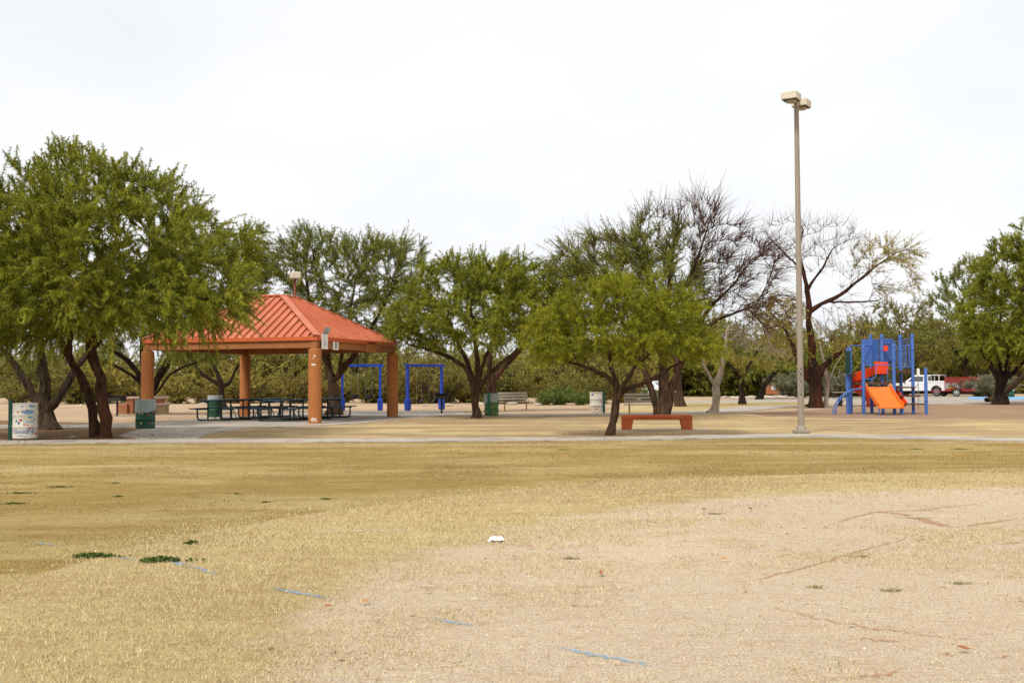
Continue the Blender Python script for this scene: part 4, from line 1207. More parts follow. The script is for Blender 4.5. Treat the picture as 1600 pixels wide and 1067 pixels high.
kinds = [make_bush_meshes(40, 2.3, 3.2, 46, 'leaf_olive', 26, .21, .030), make_bush_meshes(41, 2.8, 3.6, 48, 'leaf_olive', 26, .22, .030), make_bush_meshes(42, 2.2, 2.6, 44, 'leaf_brownish', 26, .20, .028),
         make_bush_meshes(43, 3.0, 4.3, 50, 'leaf_olive', 26, .26, .034)]
small = make_bush_meshes(44, 1.0, 1.15, 34, 'leaf_bright', 26, .14, .014, ntw=10)
greyb = make_bush_meshes(45, 1.3, 1.2, 36, 'leaf_grey', 26, .17, .013, ntw=10, twm='twig_pale')
greenb = make_bush_meshes(46, 2.4, 3.2, 46, 'leaf_deep', 26, .26, .034)
rb = random.Random(77)
def row(x0, x1, dx, py, kset, lab, grp, smin, smax, name='creosote_bush', jy=1.2):
    x = x0
    while x < x1:
        k = rb.choice(kset)
        p = gp(x + rb.uniform(-.3, .3) * dx, py + rb.uniform(-jy, jy))
        s = rb.uniform(smin, smax)
        place_bush(kinds[k] if k < 4 else greenb, name, lab, grp, p, (s * rb.uniform(.9, 1.2), s, s * rb.uniform(.85, 1.12)), rb.uniform(0, 6.28))
        x += dx * rb.uniform(.75, 1.25)
row(-60, 1010, 40, 630, (0, 1, 2, 2), 'olive desert bush in the scrub along the sand edge', 'desert scrub along the sand edge', .45, 1.1)
row(-80, 1010, 38, 621, (0, 1, 3), 'taller olive bush in the second row of desert scrub', 'desert scrub further back', 1.05, 1.6, 'palo_verde_bush')
row(-100, 1660, 48, 614.5, (0, 1, 3), 'hazy olive bush on the far scrub horizon', 'desert scrub on the horizon', 1.3, 1.8, 'palo_verde_bush', .6)
row(980, 1340, 32, 618.5, (4, 4, 3), 'green bush in the thicket behind the pale road', 'green thicket beyond the road', 1.5, 2.2, 'mesquite_bush', .8)
row(1350, 1700, 36, 613.5, (4, 4, 1), 'tall green bush beyond the parked pickup', 'green thicket beyond the pickup', 1.9, 2.7, 'mesquite_bush', .5)
for x, y, s, l in ((852, 633, .72, 'smallest of the three bright green shrubs on the sand'), (874, 632.5, 1.05, 'tallest bright green shrub on the sand near the white barrel'), (906, 633, .78, 'bright green shrub touching the white red-speckled barrel'), (1012, 628, .9, 'bright green shrub under the white car')):
    place_bush(small, 'green_shrub', l, 'bright green shrubs', gp(x, y), s, rb.uniform(0, 6))
for x, y, s, l in ((1240, 621.5, 1.9, 'rounded grey green shrub between the notice board and the lamp pole'), (1305, 621, 1.9, 'rounded grey green shrub behind the slim dead stem'), (1356, 619, 1.7, 'grey green shrub behind the far picnic table'),
                   (1536, 619, 1.6, 'silvery grey shrub between the red trailer and dark trunk'), (1549, 620, 1.7, 'silvery grey shrub touching the dark trunk by the blue kerb')):
    place_bush(greyb, 'grey_shrub', l, 'grey green shrubs', gp(x, y), s, rb.uniform(0, 6))

# ------------------------------------------------------------------ picnic shelter
SF = gp(492, 662)
STH = math.radians(17)
SW = 6.7
sa = Vector((math.cos(STH), -math.sin(STH), 0))
sb = Vector((math.sin(STH), math.cos(STH), 0))
S0 = SF - sa * (SW / 2) + sb * (SW / 2)
S0.z = 0.018
shelter = thing('picnic_shelter', 'open picnic shelter with a terracotta standing-seam roof on four round columns', 'shelter', S0, -STH)
H = SW / 2
ZC, ZB, ZE, ZT = 2.55, 2.60, 2.90, 4.64
E_, T_ = H + 0.13, 0.55
for ix, (sx, sy) in enumerate(((1, -1), (1, 1), (-1, -1), (-1, 1))):
    c = MB().lathe([(.225, 0), (.228, .02), (.225, .05), (.225, ZC - .02), (.20, ZC)], 28).build('column', 'column', shelter, True, (sx * H, sy * H, 0))
    MB().box((0, 0, .19), (.22, .22, .40)).build('post_stub', 'beam', c, loc=(0, 0, ZC - .01))
    if (sx, sy) == (1, -1):
        for (az, z, w, h) in ((-1.62, 1.98, .14, .055), (-1.45, 2.27, .055, .055), (-1.72, 2.20, .03, .03), (-1.9, .1, .05, .06), (-1.6, .08, .04, .09), (-1.35, .13, .06, .05), (-1.75, .17, .03, .04), (-1.2, .06, .05, .05)):
            vs, fs = [], []
            r_ = .2268
            for k in range(5):
                a = az + STH + (k / 4 - .5) * w / r_
                vs += [(r_ * math.cos(a), r_ * math.sin(a), z + rg.uniform(-.008, .008)), (r_ * math.cos(a), r_ * math.sin(a), z + h + rg.uniform(-.012, .012))]
            for k in range(4): fs.append((2 * k, 2 * k + 2, 2 * k + 3, 2 * k + 1))
            MB().add(vs, fs).build('paint_patch', 'white', c)
for (a, b) in (((-H - .1, -H), (H + .1, -H)), ((-H - .1, H), (H + .1, H))):
    MB().beam((a[0], a[1], (ZB + ZE) / 2 - .01), (b[0], b[1], (ZB + ZE) / 2 - .01), .16, ZE - ZB).build('beam', 'beam', shelter)
for x in (-H, H):
    MB().beam((x, -H + .085, (ZB + ZE) / 2 - .015), (x, H - .085, (ZB + ZE) / 2 - .015), .16, ZE - ZB - .004).build('beam', 'beam', shelter)
MB().box((H + .10, 1.0 - H * .0, ZB + .13), (.10, .85, .40), bev=.01).build('junction_box', 'beam', shelter)
# fascia
for k in range(4):
    R4 = Matrix.Rotation(k * PI / 2, 4, 'Z')
    m = MB()
    m.add([(-E_ - .02, -E_ - .02, ZE - .06), (E_ + .02, -E_ - .02, ZE - .06), (E_, -E_, ZE - .06), (-E_, -E_, ZE - .06), (-E_ - .02, -E_ - .02, ZE + .075), (E_ + .02, -E_ - .02, ZE + .075), (E_, -E_, ZE + .075), (-E_, -E_, ZE + .075)],
          [(0, 3, 2, 1), (4, 5, 6, 7), (0, 1, 5, 4), (1, 2, 6, 5), (2, 3, 7, 6), (3, 0, 4, 7)], R4)
    m.build('fascia', 'fascia', shelter)
    # roof panels of this face: strips running up the slope between the hips
    nst = 22
    wst = 2 * E_ / nst
    def tmax(x): return min(1.0, (E_ - abs(x)) / (E_ - T_))
    up = Vector((0, E_ - T_, ZT - ZE - .07))
    o0 = Vector((0, -E_, ZE + .07))
    nrm = Vector((1, 0, 0)).cross(up).normalized()
    def P3(x, t, off): return R4 @ (o0 + Vector((x, 0, 0)) + up * t + nrm * off)
    for i in range(nst):
        x0, x1 = -E_ + i * wst + .004, -E_ + (i + 1) * wst - .004
        pts = [(x0, 0), (x1, 0)]
        if tmax(x1) > .01: pts.append((x1, tmax(x1)))
        for xc in (T_, -T_):
            if x0 < xc < x1: pts.append((xc, 1.0))
        if tmax(x0) > .01: pts.append((x0, tmax(x0)))
        n = len(pts)
        m = MB()
        m.add([P3(x, t, 0) for x, t in pts] + [P3(x, t, -.02) for x, t in pts], [tuple(range(n)), tuple(reversed(range(n, 2 * n)))] + [(j, n + j, n + (j + 1) % n, (j + 1) % n) for j in range(n)])
        xr = x1 - .004
        te = tmax(xr)
        if te > .03:
            m.add([P3(xr - .016, 0, .001), P3(xr + .016, 0, .001), P3(xr + .016, te, .001), P3(xr - .016, te, .001), P3(xr - .014, 0, .075), P3(xr + .014, 0, .075), P3(xr + .014, te, .075), P3(xr - .014, te, .075)],
                  [(0, 1, 5, 4), (1, 2, 6, 5), (2, 3, 7, 6), (3, 0, 4, 7), (4, 5, 6, 7)])
        m.build('roof_panel', 'roof', shelter)
    MB().beam(R4 @ Vector((E_ + .01, -E_ - .01, ZE + .115)), R4 @ Vector((T_, -T_, ZT + .05)), .24, .045).build('hip_cap', 'roof', shelter)
MB().box((0, 0, ZT + .05), (2 * T_ + .16, 2 * T_ + .16, .07), bev=.02).build('roof_cap', 'roof', shelter)
# rafters in the dark underside
for x in (-2.2, -1.1, 0, 1.1, 2.2):
    MB().beam((x, -H + .1, ZE + .02), (x, H - .1, ZE + .02), .10, .12).build('rafter', 'beam', shelter)
# notices on the right-hand beam
sg = MB().box((0, 0, 0), (.03, .46, .52)).build('notice_plate', 'white', shelter, loc=(H + .16, -H + .40, ZB + .21))
MB().add([(0, -.22, 0), (0, .22, 0), (.05, .25, .10), (.05, -.20, .10), (.03, .40, .24), (.03, -.05, .24)], [(0, 1, 2, 3), (3, 2, 4, 5)]).build('curled_top', 'drum_grey', sg, loc=(.02, 0, .26))
for z, hw in ((.02, .05), (-.03, .03), (-.08, .07), (-.12, .05)):
    MB().box((.018, 0, z), (.004, hw * 2, .022)).build('print_line', 'drum_grey', sg)
sn = MB().box((0, 0, 0), (.03, .42, .42)).build('number_plate', 'white', shelter, loc=(H + .12, -H + 1.33, ZB + .16))
vs_, fs_ = text_mesh('1', .48)
MB().add([(.019, x * 2.0, z - .165) for x, z, _ in vs_], fs_).build('numeral', 'black', sn)

# lamp standing on the rear slope of the roof
def to_px(P):
    v = RM.transposed() @ (P - Vector((0, 0, CAMH)))
    return 800 + FPX * v.x / -v.z, 533.5 - FPX * v.y / -v.z
vb = 1.1
ub = min((k * .02 - 2 for k in range(200)), key=lambda u: abs(to_px(S0 + sa * u + sb * vb + Vector((0, 0, 5)))[0] - 461))
pb = S0 + sa * ub + sb * vb
tb = (E_ - max(abs(ub), vb)) / (E_ - T_)
zb0 = S0.z + ZE + .07 + min(tb, 1) * (ZT - ZE - .07)
zt = at(461, 437, pb.y).z - zb0
lamp2 = thing('roof_lamp', 'single cream box lamp on a short rusty pole on the shelter roof', 'lamp', (pb.x, pb.y, zb0), math.radians(20))
MB().tube([(0, 0, -.04), (0, 0, zt)], [.06, .05], 12).build('pole', 'lamp_pole_red', lamp2, True)
hd = MB().box((0, -.10, zt + .15), (.38, .46, .26), bev=.03).build('lamp_head', 'lamp_head', lamp2)
MB().box((0, -.10, zt + .012), (.32, .40, .02)).build('lens', 'lens', hd)

# ------------------------------------------------------------------ picnic tables
def picnic_table(label, group, loc, rz, top='table', frame='frame'):
    t = thing('picnic_table', label, 'picnic table', loc, rz, group)
    for x in (-.25, 0, .25):
        MB().box((x, 0, .755), (.243, 2.35, .045), bev=.012).build('tabletop_plank', top, t)
    for s in (-1, 1):
        MB().box((s * .69, 0, .452), (.28, 2.35, .045), bev=.012).build('bench_seat', top, t)
    for y in (-.78, .78):
        f = MB()
        pts = [(-.72, y, .43), (-.72, y, .16), (-.70, y, .09), (-.66, y, .05), (-.58, y, .032), (.58, y, .032), (.66, y, .05), (.70, y, .09), (.72, y, .16), (.72, y, .43)]
        f.tube(pts, .031, 8)
        for s in (-1, 1):
            f.tube([(s * .27, y, .03), (s * .27, y, .735)], .031, 8)
            f.tube([(s * .27, y, .42), (s * .80, y, .42)], .022, 6)
        f.tube([(-.33, y, .715), (.33, y, .715)], .022, 6)
        f.build('leg_frame', frame, t, True)
    for s in (-1, 1):
        MB().tube([(0, s * .78, .05), (0, s * .25, .72)], .018, 6).build('brace', frame, t, True)
    return t

def on_shelter(u, v):
    return S0 + sa * u + sb * v
for (u, v, tl) in ((-1.55, -1.05, 'dark blue steel picnic table under the shelter, in front of the dark green barrel'), (-1.5, 1.75, 'dark blue steel picnic table under the shelter, beside the far column at the dark barrel'),
                   (1.05, -1.15, 'dark blue steel picnic table under the shelter, next to the column with notices'), (1.15, 1.75, 'dark blue steel picnic table under the shelter, in front of the tree trunk')):
    p = on_shelter(u, v)
    picnic_table(tl, 'picnic tables under the shelter', p, -STH)
p = gp(1336, 634.5)
picnic_table('weathered pale picnic table behind the curved play ladder', None, (p.x, p.y, 0), math.radians(80), 'plank', 'grill')

# ------------------------------------------------------------------ barrels
def curved_patch(m, r_, az, z, w, h, rng, n=5):
    """blob of paint on a barrel wall, wavy outline"""
    k = 14
    ph = [rng.uniform(.65, 1.1) for _ in range(k)]
    vs = [(r_ * math.cos(az), r_ * math.sin(az), z)]
    for i in range(k):
        a = 2 * PI * i / k
        t = az + math.cos(a) * w / 2 * ph[i] / r_
        vs.append((r_ * math.cos(t), r_ * math.sin(t), z + math.sin(a) * h / 2 * ph[i]))
    m.add(vs, [(0, 1 + i, 1 + (i + 1) % k) for i in range(k)])

def barrel(name, label, loc, face, body, lift=.05, post=None, post_az=0, liner=None, marks=(), texts=(), r_=.292, h=.88, post_mat='post_dark', post_h=1.02):
    """face: world azimuth of the side that the marks face"""
    t = thing(name, label, 'trash barrel', loc, 0)
    prof = [(r_ - .012, 0), (r_, .012), (r_, .27), (r_ + .012, .285), (r_ + .012, .30), (r_, .315), (r_, .56), (r_ + .012, .575), (r_ + .012, .59), (r_, .605), (r_, h - .02), (r_ + .010, h - .010), (r_ + .004, h), (r_ - .012, h), (r_ - .014, h - .02), (r_ - .014, .06), (.001, .055)]
    b = MB().lathe(prof, 32, cap0=True, cap1=False).build('drum', body, t, True, (0, 0, lift))
    if post:
        d = Vector((math.cos(post_az), math.sin(post_az), 0)) * (r_ + .05)
        pm = MB().box((d.x, d.y, post_h / 2 - .05), (.085, .085, post_h + .1), rot=post_az).build('post', post_mat, t)
        MB().beam((d.x * .85, d.y * .85, .5), (d.x, d.y, .5), .05, .05).build('bracket', post_mat, t)
    if liner:
        z0, seed = liner
        rr2 = random.Random(seed)
        vs, fs = [], []
        n = 40
        wob = [rr2.uniform(-.03, .03) for _ in range(5)]
        for k in range(n):
            a = 2 * PI * k / n
            hem = z0 + .05 * math.sin(a + seed) + .02 * math.sin(3 * a + 1) + .012 * math.sin(7 * a)
            for (rad, z) in ((r_ - .05, h - .12), (r_ - .02, h + .008), (r_ + .014, h + .012), (r_ + .020 + .004 * math.sin(9 * a), (h + hem) / 2), (r_ + .020 + .006 * math.sin(11 * a), hem)):
                vs.append((rad * math.cos(a), rad * math.sin(a), z))
        for k in range(n):
            k2 = (k + 1) % n
            for j in range(4):
                fs.append((k * 5 + j, k2 * 5 + j, k2 * 5 + j + 1, k * 5 + j + 1))
        MB().add(vs, fs).build('bag_liner', 'liner', t, True, (0, 0, lift))
    rr3 = random.Random(hash(label) % 1000 if False else len(label))
    by = {}
    for (mat, da, z, w, hh) in marks:
        m = by.setdefault(mat, MB())
        on_rib = abs(z - .292) < .03 + hh / 2 or abs(z - .582) < .03 + hh / 2
        curved_patch(m, r_ + (.0145 if on_rib else .0025) + rr3.uniform(0, .0008), face + da, z, w, hh, rr3)
    for mat, m in by.items():
        m.build('paint_marks', mat, b)
    for (s, size, da, z, mat) in texts:
        vs_, fs_ = text_mesh(s, size)
        m = MB()
        m.add([((r_ + .0035) * math.cos(face + da + x / r_), (r_ + .0035) * math.sin(face + da + x / r_), z + y) for x, y, _ in vs_], fs_)
        m.build('lettering', mat, b)
    return t

def toward_cam(p):
    return math.atan2(-p.y, -p.x)
p = gp(39, 687.5)
fc = toward_cam(p)
barrel('trash_barrel', 'white graffiti barrel with blue lettering on a green post by the near path', (p.x, p.y, 0), fc, 'drum_white', .05, True, fc - 1.75,
       marks=[('ink_sky', .55, .80, .22, .07), ('ink_sky', .25, .66, .34, .10), ('ink_red', .15, .69, .10, .07), ('ink_red', -.02, .655, .07, .05), ('ink_red', .42, .68, .14, .035), ('ink_red', -.62, .66, .05, .06), ('ink_yellow', -.3, .68, .08, .05),
              ('ink_sky', .42, .56 - .03, .18, .05), ('ink_blue', -.75, .435, .05, .07), ('ink_blue', -.52, .385, .06, .07), ('ink_red', -.36, .455, .08, .06), ('ink_red', -.05, .345, .10, .04), ('ink_red', .2, .33, .05, .035), ('ink_red', .55, .33, .03, .04),
              ('ink_red', .4, .258, .14, .03), ('ink_red', 1.05, .11, .09, .09), ('ink_blue', -.25, .80, .05, .03), ('ink_blue', .02, .81, .03, .02), ('ink_sky', .75, .46, .07, .06), ('ink_blue', -.5, .075, .05, .02), ('ink_blue', -.32, .07, .09, .022), ('ink_blue', -.1, .06, .05, .018), ('ink_blue', .05, .05, .05, .015)],
       texts=[('Good', .15, -.42, .125, 'ink_blue'), ('Ni', .19, .50, .12, 'ink_blue'), ('ours', .12, .35, .385, 'ink_sky')])
p = gp(227, 670)
fc = toward_cam(p)
barrel('trash_barrel', 'dark green barrel with a grey bag liner in front of a shelter column', (p.x, p.y, .02), fc, 'drum_green', .0, liner=(.52, 1),
       marks=[('ink_yellow', -.62, .47, .06, .06), ('white', -.32, .475, .05, .05), ('ink_red', .35, .43, .07, .05), ('ink_red', .9, .49, .05, .05), ('ink_yellow', -.42, .17, .05, .09), ('ink_red', .42, .17, .08, .05), ('ink_sky', .75, .17, .06, .07), ('ink_yellow', 1.2, .17, .05, .05)])
p = gp(336, 652)
fc = toward_cam(p)
barrel('trash_barrel', 'dark green barrel with a pale liner between the shelter tables', (p.x, p.y, .02), fc, 'drum_green', .0, liner=(.60, 3))
p = gp(768, 649.5)
fc = toward_cam(p)
barrel('trash_barrel', 'light green rusty barrel with a clear liner and post beside a mesquite trunk', (p.x, p.y, 0), fc, 'drum_olive', .03, True, fc - .35, liner=(.50, 2.2), post_mat='post_green', post_h=1.0,
       marks=[('white', -.75, .14, .04, .08)])
p = gp(932, 645.5)
fc = toward_cam(p)
barrel('trash_barrel', 'white barrel speckled red with a green post by the far pavement', (p.x, p.y, 0), fc, 'drum_white', .06, True, fc + 1.35,
       marks=[('ink_blue', -.68, .77, .14, .12), ('ink_red', -.3, .84, .08, .04), ('ink_red', .2, .82, .2, .03), ('ink_red', .75, .50, .07, .07), ('ink_red', .62, .40, .06, .06), ('ink_red', -.25, .245, .06, .06), ('ink_red', .05, .245, .04, .04), ('ink_red', .42, .24, .05, .08),
              ('ink_sky', -.55, .26, .05, .06), ('ink_red', -.1, .12, .1, .06), ('ink_red', .1, .14, .08, .05), ('ink_red', -.75, .12, .12, .05), ('ink_red', -.4, .07, .1, .04), ('ink_sky', .95, .26, .05, .1), ('ink_red', -.25, .66, .08, .02), ('ink_red', -.7, .65, .1, .03)])
p = gp(1579, 620.5)
barrel('trash_barrel', 'far green barrel with a pale liner beside the blue kerb', (p.x, p.y, 0), toward_cam(p), 'drum_green', .0, liner=(.5, 4.2))

# ------------------------------------------------------------------ grills
def grill(label, loc, rz):
    t = thing('park_grill', label, 'grill', loc, rz, 'park grills')
    MB().tube([(0, 0, -.08), (0, 0, .66)], .042, 10).build('post', 'grill', t, True)
    m = MB()
    for (c, s) in (((0, .22, .77), (.60, .012, .22)), ((0, -.22, .74), (.60, .012, .16)), ((-.30, 0, .77), (.012, .43, .22)), ((.30, 0, .77), (.012, .43, .22)), ((0, 0, .665), (.60, .43, .012))):
        m.box(c, s)
    m.build('firebox', 'grill', t)
    g = MB()
    for k in range(9):
        g.tube([(-.30, -.19 + k * .047, .888), (.34, -.19 + k * .047, .888)], .008, 5)
    g.tube([(-.40, -.20, .893), (.42, -.20, .893)], .012, 6)
    g.tube([(-.40, .20, .893), (.42, .20, .893)], .012, 6)
    g.build('cooking_grate', 'grill', t)
    MB().tube([(.34, -.1, .888), (.46, -.1, .888), (.46, .1, .888), (.34, .1, .888)], .012, 6).build('handle', 'grill', t)
    return t
p = gp(690, 646.5)
grill('black park grill on a post in front of the belt swings', (p.x, p.y, 0), .15)
p = gp(183, 650)
grill('black park grill beside the terracotta concrete table', (p.x, p.y, 0), -.2)

# ------------------------------------------------------------------ concrete table behind the left column
p = gp(228, 645.5)
ct = thing('concrete_table', 'terracotta and tan concrete table set on the sand behind the shelter', 'table', (p.x, p.y, 0), math.radians(-6))
MB().box((0, .05, .74), (1.9, .95, .11), bev=.02).build('tabletop', 'slab_pink', ct)
MB().box((-.66, -.02, .34), (.34, .62, .70), bev=.01).build('pedestal', 'terracotta', ct)
MB().box((.66, .05, .34), (.30, .62, .70), bev=.01).build('pedestal', 'terracotta', ct)
MB().box((-.98, -.30, .225), (.52, .36, .45), bev=.01).build('bench_block', 'terracotta', ct)
for x in (.10, ):
    MB().box((.80, -.42, .43), (1.0, .42, .09), bev=.015).build('bench_seat', 'slab_pink', ct)
MB().box((.80, -.42, .192), (.92, .34, .385), bev=.01).build('bench_block', 'tan_block', ct)
MB().box((-.2, .80, .41), (1.5, .36, .09), bev=.015).build('bench_seat', 'slab_pink', ct)
MB().box((-.2, .80, .18), (1.1, .30, .37), bev=.01).build('bench_block', 'tan_block', ct)

# ------------------------------------------------------------------ orange concrete bench
p = gp(1026, 672.5)
ob_ = thing('concrete_bench', 'low orange concrete bench on a slab beside the young tree', 'bench', (p.x, p.y, .03), math.radians(-3))
MB().box((0, 0, .345), (1.98, .44, .13), bev=.02).build('seat', 'bench_orange', ob_)
for s in (-1, 1):
    m = MB()
    m.prism([(s * .985, 0), (s * .985, .28), (s * .66, .28), (s * .72, 0)] if s < 0 else [(.72, 0), (.66, .28), (.985, .28), (.985, 0)][::-1], .42, Matrix.Translation((0, .21, 0)) @ XZ)
    lg = m.build('leg', 'bench_orange', ob_)
MB().box((.90, -.2125, .17), (.06, .006, .13)).build('cast_plaque', 'rust_board', ob_)
sl = MB().box((p.x + .1, p.y + .05, .01), (2.7, 1.0, .036), rot=math.radians(-3)).build('bench_slab', 'concrete_old')
sl['kind'] = 'structure'

# ------------------------------------------------------------------ slatted benches
def slat_bench(label, loc, rz, L=1.85):
    t = thing('park_bench', label, 'bench', loc, rz)
    for k in range(3):
        MB().box((0, -.20 + k * .15, .44), (L, .135, .038), bev=.006).build('seat_slat', 'plank', t)
    tilt = Matrix.Rotation(math.radians(-14), 4, 'X')
    for k in range(3):
        MB().box((0, .215 + k * .040, .575 + k * .14), (L, .036, .095), rot=tilt, bev=.006).build('back_slat', 'plank', t)
    for s in (-1, 1):
        x = s * (L / 2 - .22)
        m = MB()
        m.tube([(x, .02, -.08), (x, .02, .40)], .034, 8)
        m.beam((x, -.25, .405), (x, .22, .405), .05, .032)
        m.beam((x, .20, .41), (x, .345, .90), .05, .026, (0, -1, 0))
        m.build('leg', 'tan_metal', t)
    return t
p = gp(806, 641.5)
slat_bench('slatted bench with a pale top rail beside the light green barrel', (p.x, p.y, 0), math.radians(32), 1.7)
p = gp(1013, 648.5)
slat_bench('long slatted bench in front of the multi-trunk mesquite', (p.x, p.y, 0), math.radians(-4), 2.0)

# ------------------------------------------------------------------ swing frames
def swing_frame(label, pl, pr, kind, ztop):
    a, b = Vector(pl), Vector(pr)
    d = b - a
    Lx = d.length
    t = thing('swing_set', label, 'swing set', ((a + b) / 2)[:], math.atan2(d.y, d.x))
    for s in (-1, 1):
        c = MB().box((s * Lx / 2, 0, ztop / 2 - .1), (.125, .125, ztop + .18)).build('post', 'swing_blue', t)
        MB().box((s * Lx / 2, 0, .31), (.27, .27, .58), bev=.03).build('post_pad', 'swing_blue', t)
    MB().beam((-Lx / 2 - .16, 0, ztop + .06), (Lx / 2 + .16, 0, ztop + .06), .14, .13).build('top_beam', 'swing_blue', t)
    for cx in (-Lx * .17, Lx * .20):
        sx = thing('swing', 'black bucket swing hanging from the blue frame' if kind == 'bucket' else 'black belt swing hanging from the blue frame', 'swing', (0, 0, 0), 0, kind + ' swings')
        sx.location = t.location.copy() + Vector((math.cos(t.rotation_euler.z) * cx, math.sin(t.rotation_euler.z) * cx, 0))
        sx.rotation_euler = (0, 0, t.rotation_euler.z + (.25 if kind == 'belt' else .1))
        zs = .40 if kind == 'belt' else .66
        wd = .22 if kind == 'belt' else .17
        for s in (-1, 1):
            ch = MB()
            n = 26
            z1, z2 = zs + .12, ztop
            for k in range(n):
                za = z1 + (z2 - z1) * k / n
                zb_ = z1 + (z2 - z1) * (k + 1) / n + .012
                w = .011
                ax = (1, 0) if k % 2 else (0, 1)
                ch.tube([(s * wd + ax[0] * w, ax[1] * w, za), (s * wd + ax[0] * w, ax[1] * w, zb_)], .005, 4)
                ch.tube([(s * wd - ax[0] * w, -ax[1] * w, za), (s * wd - ax[0] * w, -ax[1] * w, zb_)], .005, 4)
            ch.build('chain', 'chain', sx)
            MB().box((s * wd, 0, ztop - .035), (.04, .05, .09)).build('hanger', 'grill', sx)
        if kind == 'belt':
            m = MB()
            vs, fs = [], []
            for k in range(13):
                u = -1 + 2 * k / 12
                x, z = u * (wd + .02), zs + .13 * u * u
                for (yy, dz) in ((-.075, 0), (.075, 0), (.075, .016), (-.075, .016)):
                    vs.append((x, yy, z + dz))
            for k in range(12):
                for j in range(4):
                    fs.append((k * 4 + j, k * 4 + (j + 1) % 4, k * 4 + 4 + (j + 1) % 4, k * 4 + 4 + j))
            fs += [(3, 2, 1, 0), (48, 49, 50, 51)]
            m.add(vs, fs).build('seat', 'rubber', sx, True)
        else:
            m = MB().lathe([(.05, -.02), (.15, .0), (.19, .08), (.20, .20), (.185, .21), (.17, .09), (.12, .03)], 16, cap0=True, cap1=True)
            m.build('seat', 'rubber', sx, True, (0, 0, zs - .05))
    return t
a1, b1 = gp(535, 642), gp(594, 641.5)
swing_frame('blue swing frame with two bucket swings behind a shelter column', (a1.x, a1.y, 0), (b1.x, b1.y, 0), 'bucket', 2.22)
a2, b2 = gp(637, 641.5), gp(690, 640)
swing_frame('blue swing frame with two belt swings behind the park grill', (a2.x, a2.y, 0), (b2.x, b2.y, 0), 'belt', 2.22)

# ------------------------------------------------------------------ tall lamp
p = gp(1252, 677)
lamp = thing('lamp_post', 'very tall tan lamp post with two cream box heads at the near path', 'lamp post', (p.x, p.y, .0), 0)
PH = 8.85
MB().tube([(0, 0, -.1), (0, 0, PH * .25), (0, 0, PH * .5), (0, 0, PH)], [.086, .081, .075, .062], 20).build('pole', 'pole', lamp, True)
MB().box((0, 0, .05), (.34, .34, .10), rot=.35, bev=.02).build('base_plate', 'pole', lamp)
MB().lathe([(.13, .10), (.125, .17), (.10, .20)], 20, cap0=False, cap1=False).build('base_collar', 'pole', lamp, True)
fz = toward_cam(p)
m = MB()
for da, z, w, h in ((.2, 1.70, .05, .05), (-.3, 1.62, .06, .03), (.1, 1.55, .04, .08), (.4, 1.52, .04, .04), (-.2, 1.45, .07, .03), (.1, 1.38, .04, .07), (.35, 1.33, .03, .06), (-.35, 1.27, .04, .03), (0, 1.20, .06, .03), (.3, 1.14, .04, .05), (-.15, 1.08, .05, .04), (.15, 1.02, .07, .03), (.5, 1.6, .03, .1)):
    k = 10
    ph = [rg.uniform(.4, 1.2) for _ in range(k)]
    r_ = .0862 - .0045 * (z / 2.3) + .0012
    vs = [(r_ * math.cos(fz + da), r_ * math.sin(fz + da), z)]
    for i in range(k):
        a = 2 * PI * i / k
        t_ = fz + da + math.cos(a) * w / 2 * ph[i] / r_
        vs.append((r_ * math.cos(t_), r_ * math.sin(t_), z + math.sin(a) * h / 2 * ph[i]))
    m.add(vs, [(0, 1 + i, 1 + (i + 1) % k) for i in range(k)])
m.build('graffiti', 'ink_black', lamp)
HA = math.radians(-122)
for s, hz in ((1, 0), (-1, 0)):
    az = HA if s > 0 else HA + PI
    dv = Vector((math.cos(az), math.sin(az), 0))
    arm = MB().beam(dv * .03 + Vector((0, 0, PH - .06)), dv * .20 + Vector((0, 0, PH - .06)), .09, .09).build('arm', 'pole', lamp)
    rot = Matrix.Rotation(az, 4, 'Z')
    c = dv * .44 + Vector((0, 0, PH + .0))
    hd = MB().box(c, (.44, .42, .20), rot=rot, bev=.02).build('lamp_head', 'lamp_head', lamp)
    MB().box(c + Vector((0, 0, -.104)), (.39, .37, .014), rot=rot).build('lens_frame', 'grill', hd)
    MB().lathe([(.13, -.155), (.15, -.13), (.15, -.11)], 14, Matrix.Translation(c), True, False).build('lens', 'lens', hd, True)

# ------------------------------------------------------------------ play structure
p = gp(1380, 647.2)
play = thing('play_structure', 'blue climbing structure with orange slide and red spiral slide on mulch', 'playground', (p.x, p.y, 0), math.radians(-8))
posts = [(-1.36, .25, 2.62), (-1.10, 1.05, 2.75), (-.82, -.35, 2.80), (-.24, 1.15, 3.30), (.06, .35, 3.28), (.38, -.35, 2.86), (.95, 1.10, 3.28), (1.24, .20, 3.28), (1.60, -.45, 1.86)]
for (x, y, h) in posts:
    pm = MB().lathe([(.068, -.1), (.068, h), (.062, h + .02), (.03, h + .035)], 14).build('post', 'blue', play, True, (x, y, 0))
    for zc in ([h - .62, h - .10] if h > 2 else [.55]):
        MB().lathe([(.072, zc - .03), (.084, zc - .022), (.084, zc + .022), (.072, zc + .03)], 14).build('clamp', 'blue', pm, True)
P_ = [Vector((x, y, 0)) for x, y, h in posts]
def deck(pts, z, th=.09):
    m = MB()
    m.prism([(q[0], q[1]) for q in pts], th, Matrix.Translation((0, 0, z - th)))
    return m.build('deck', 'deck', play)
deck([(-.80, -.33), (.36, -.33), (.05, .40), (-.24, 1.12), (-1.05, 1.0), (-.95, .3)], 1.32)
deck([(-1.34, .22), (-1.0, .3), (-1.02, .98), (-1.2, .98)], 1.66)
deck([(.40, -.30), (1.22, .18), (.95, 1.08), (.08, .40)], 1.80)
deck([(.06, .38), (.96, 1.12), (.4, 1.4), (-.22, 1.17)], 2.10)
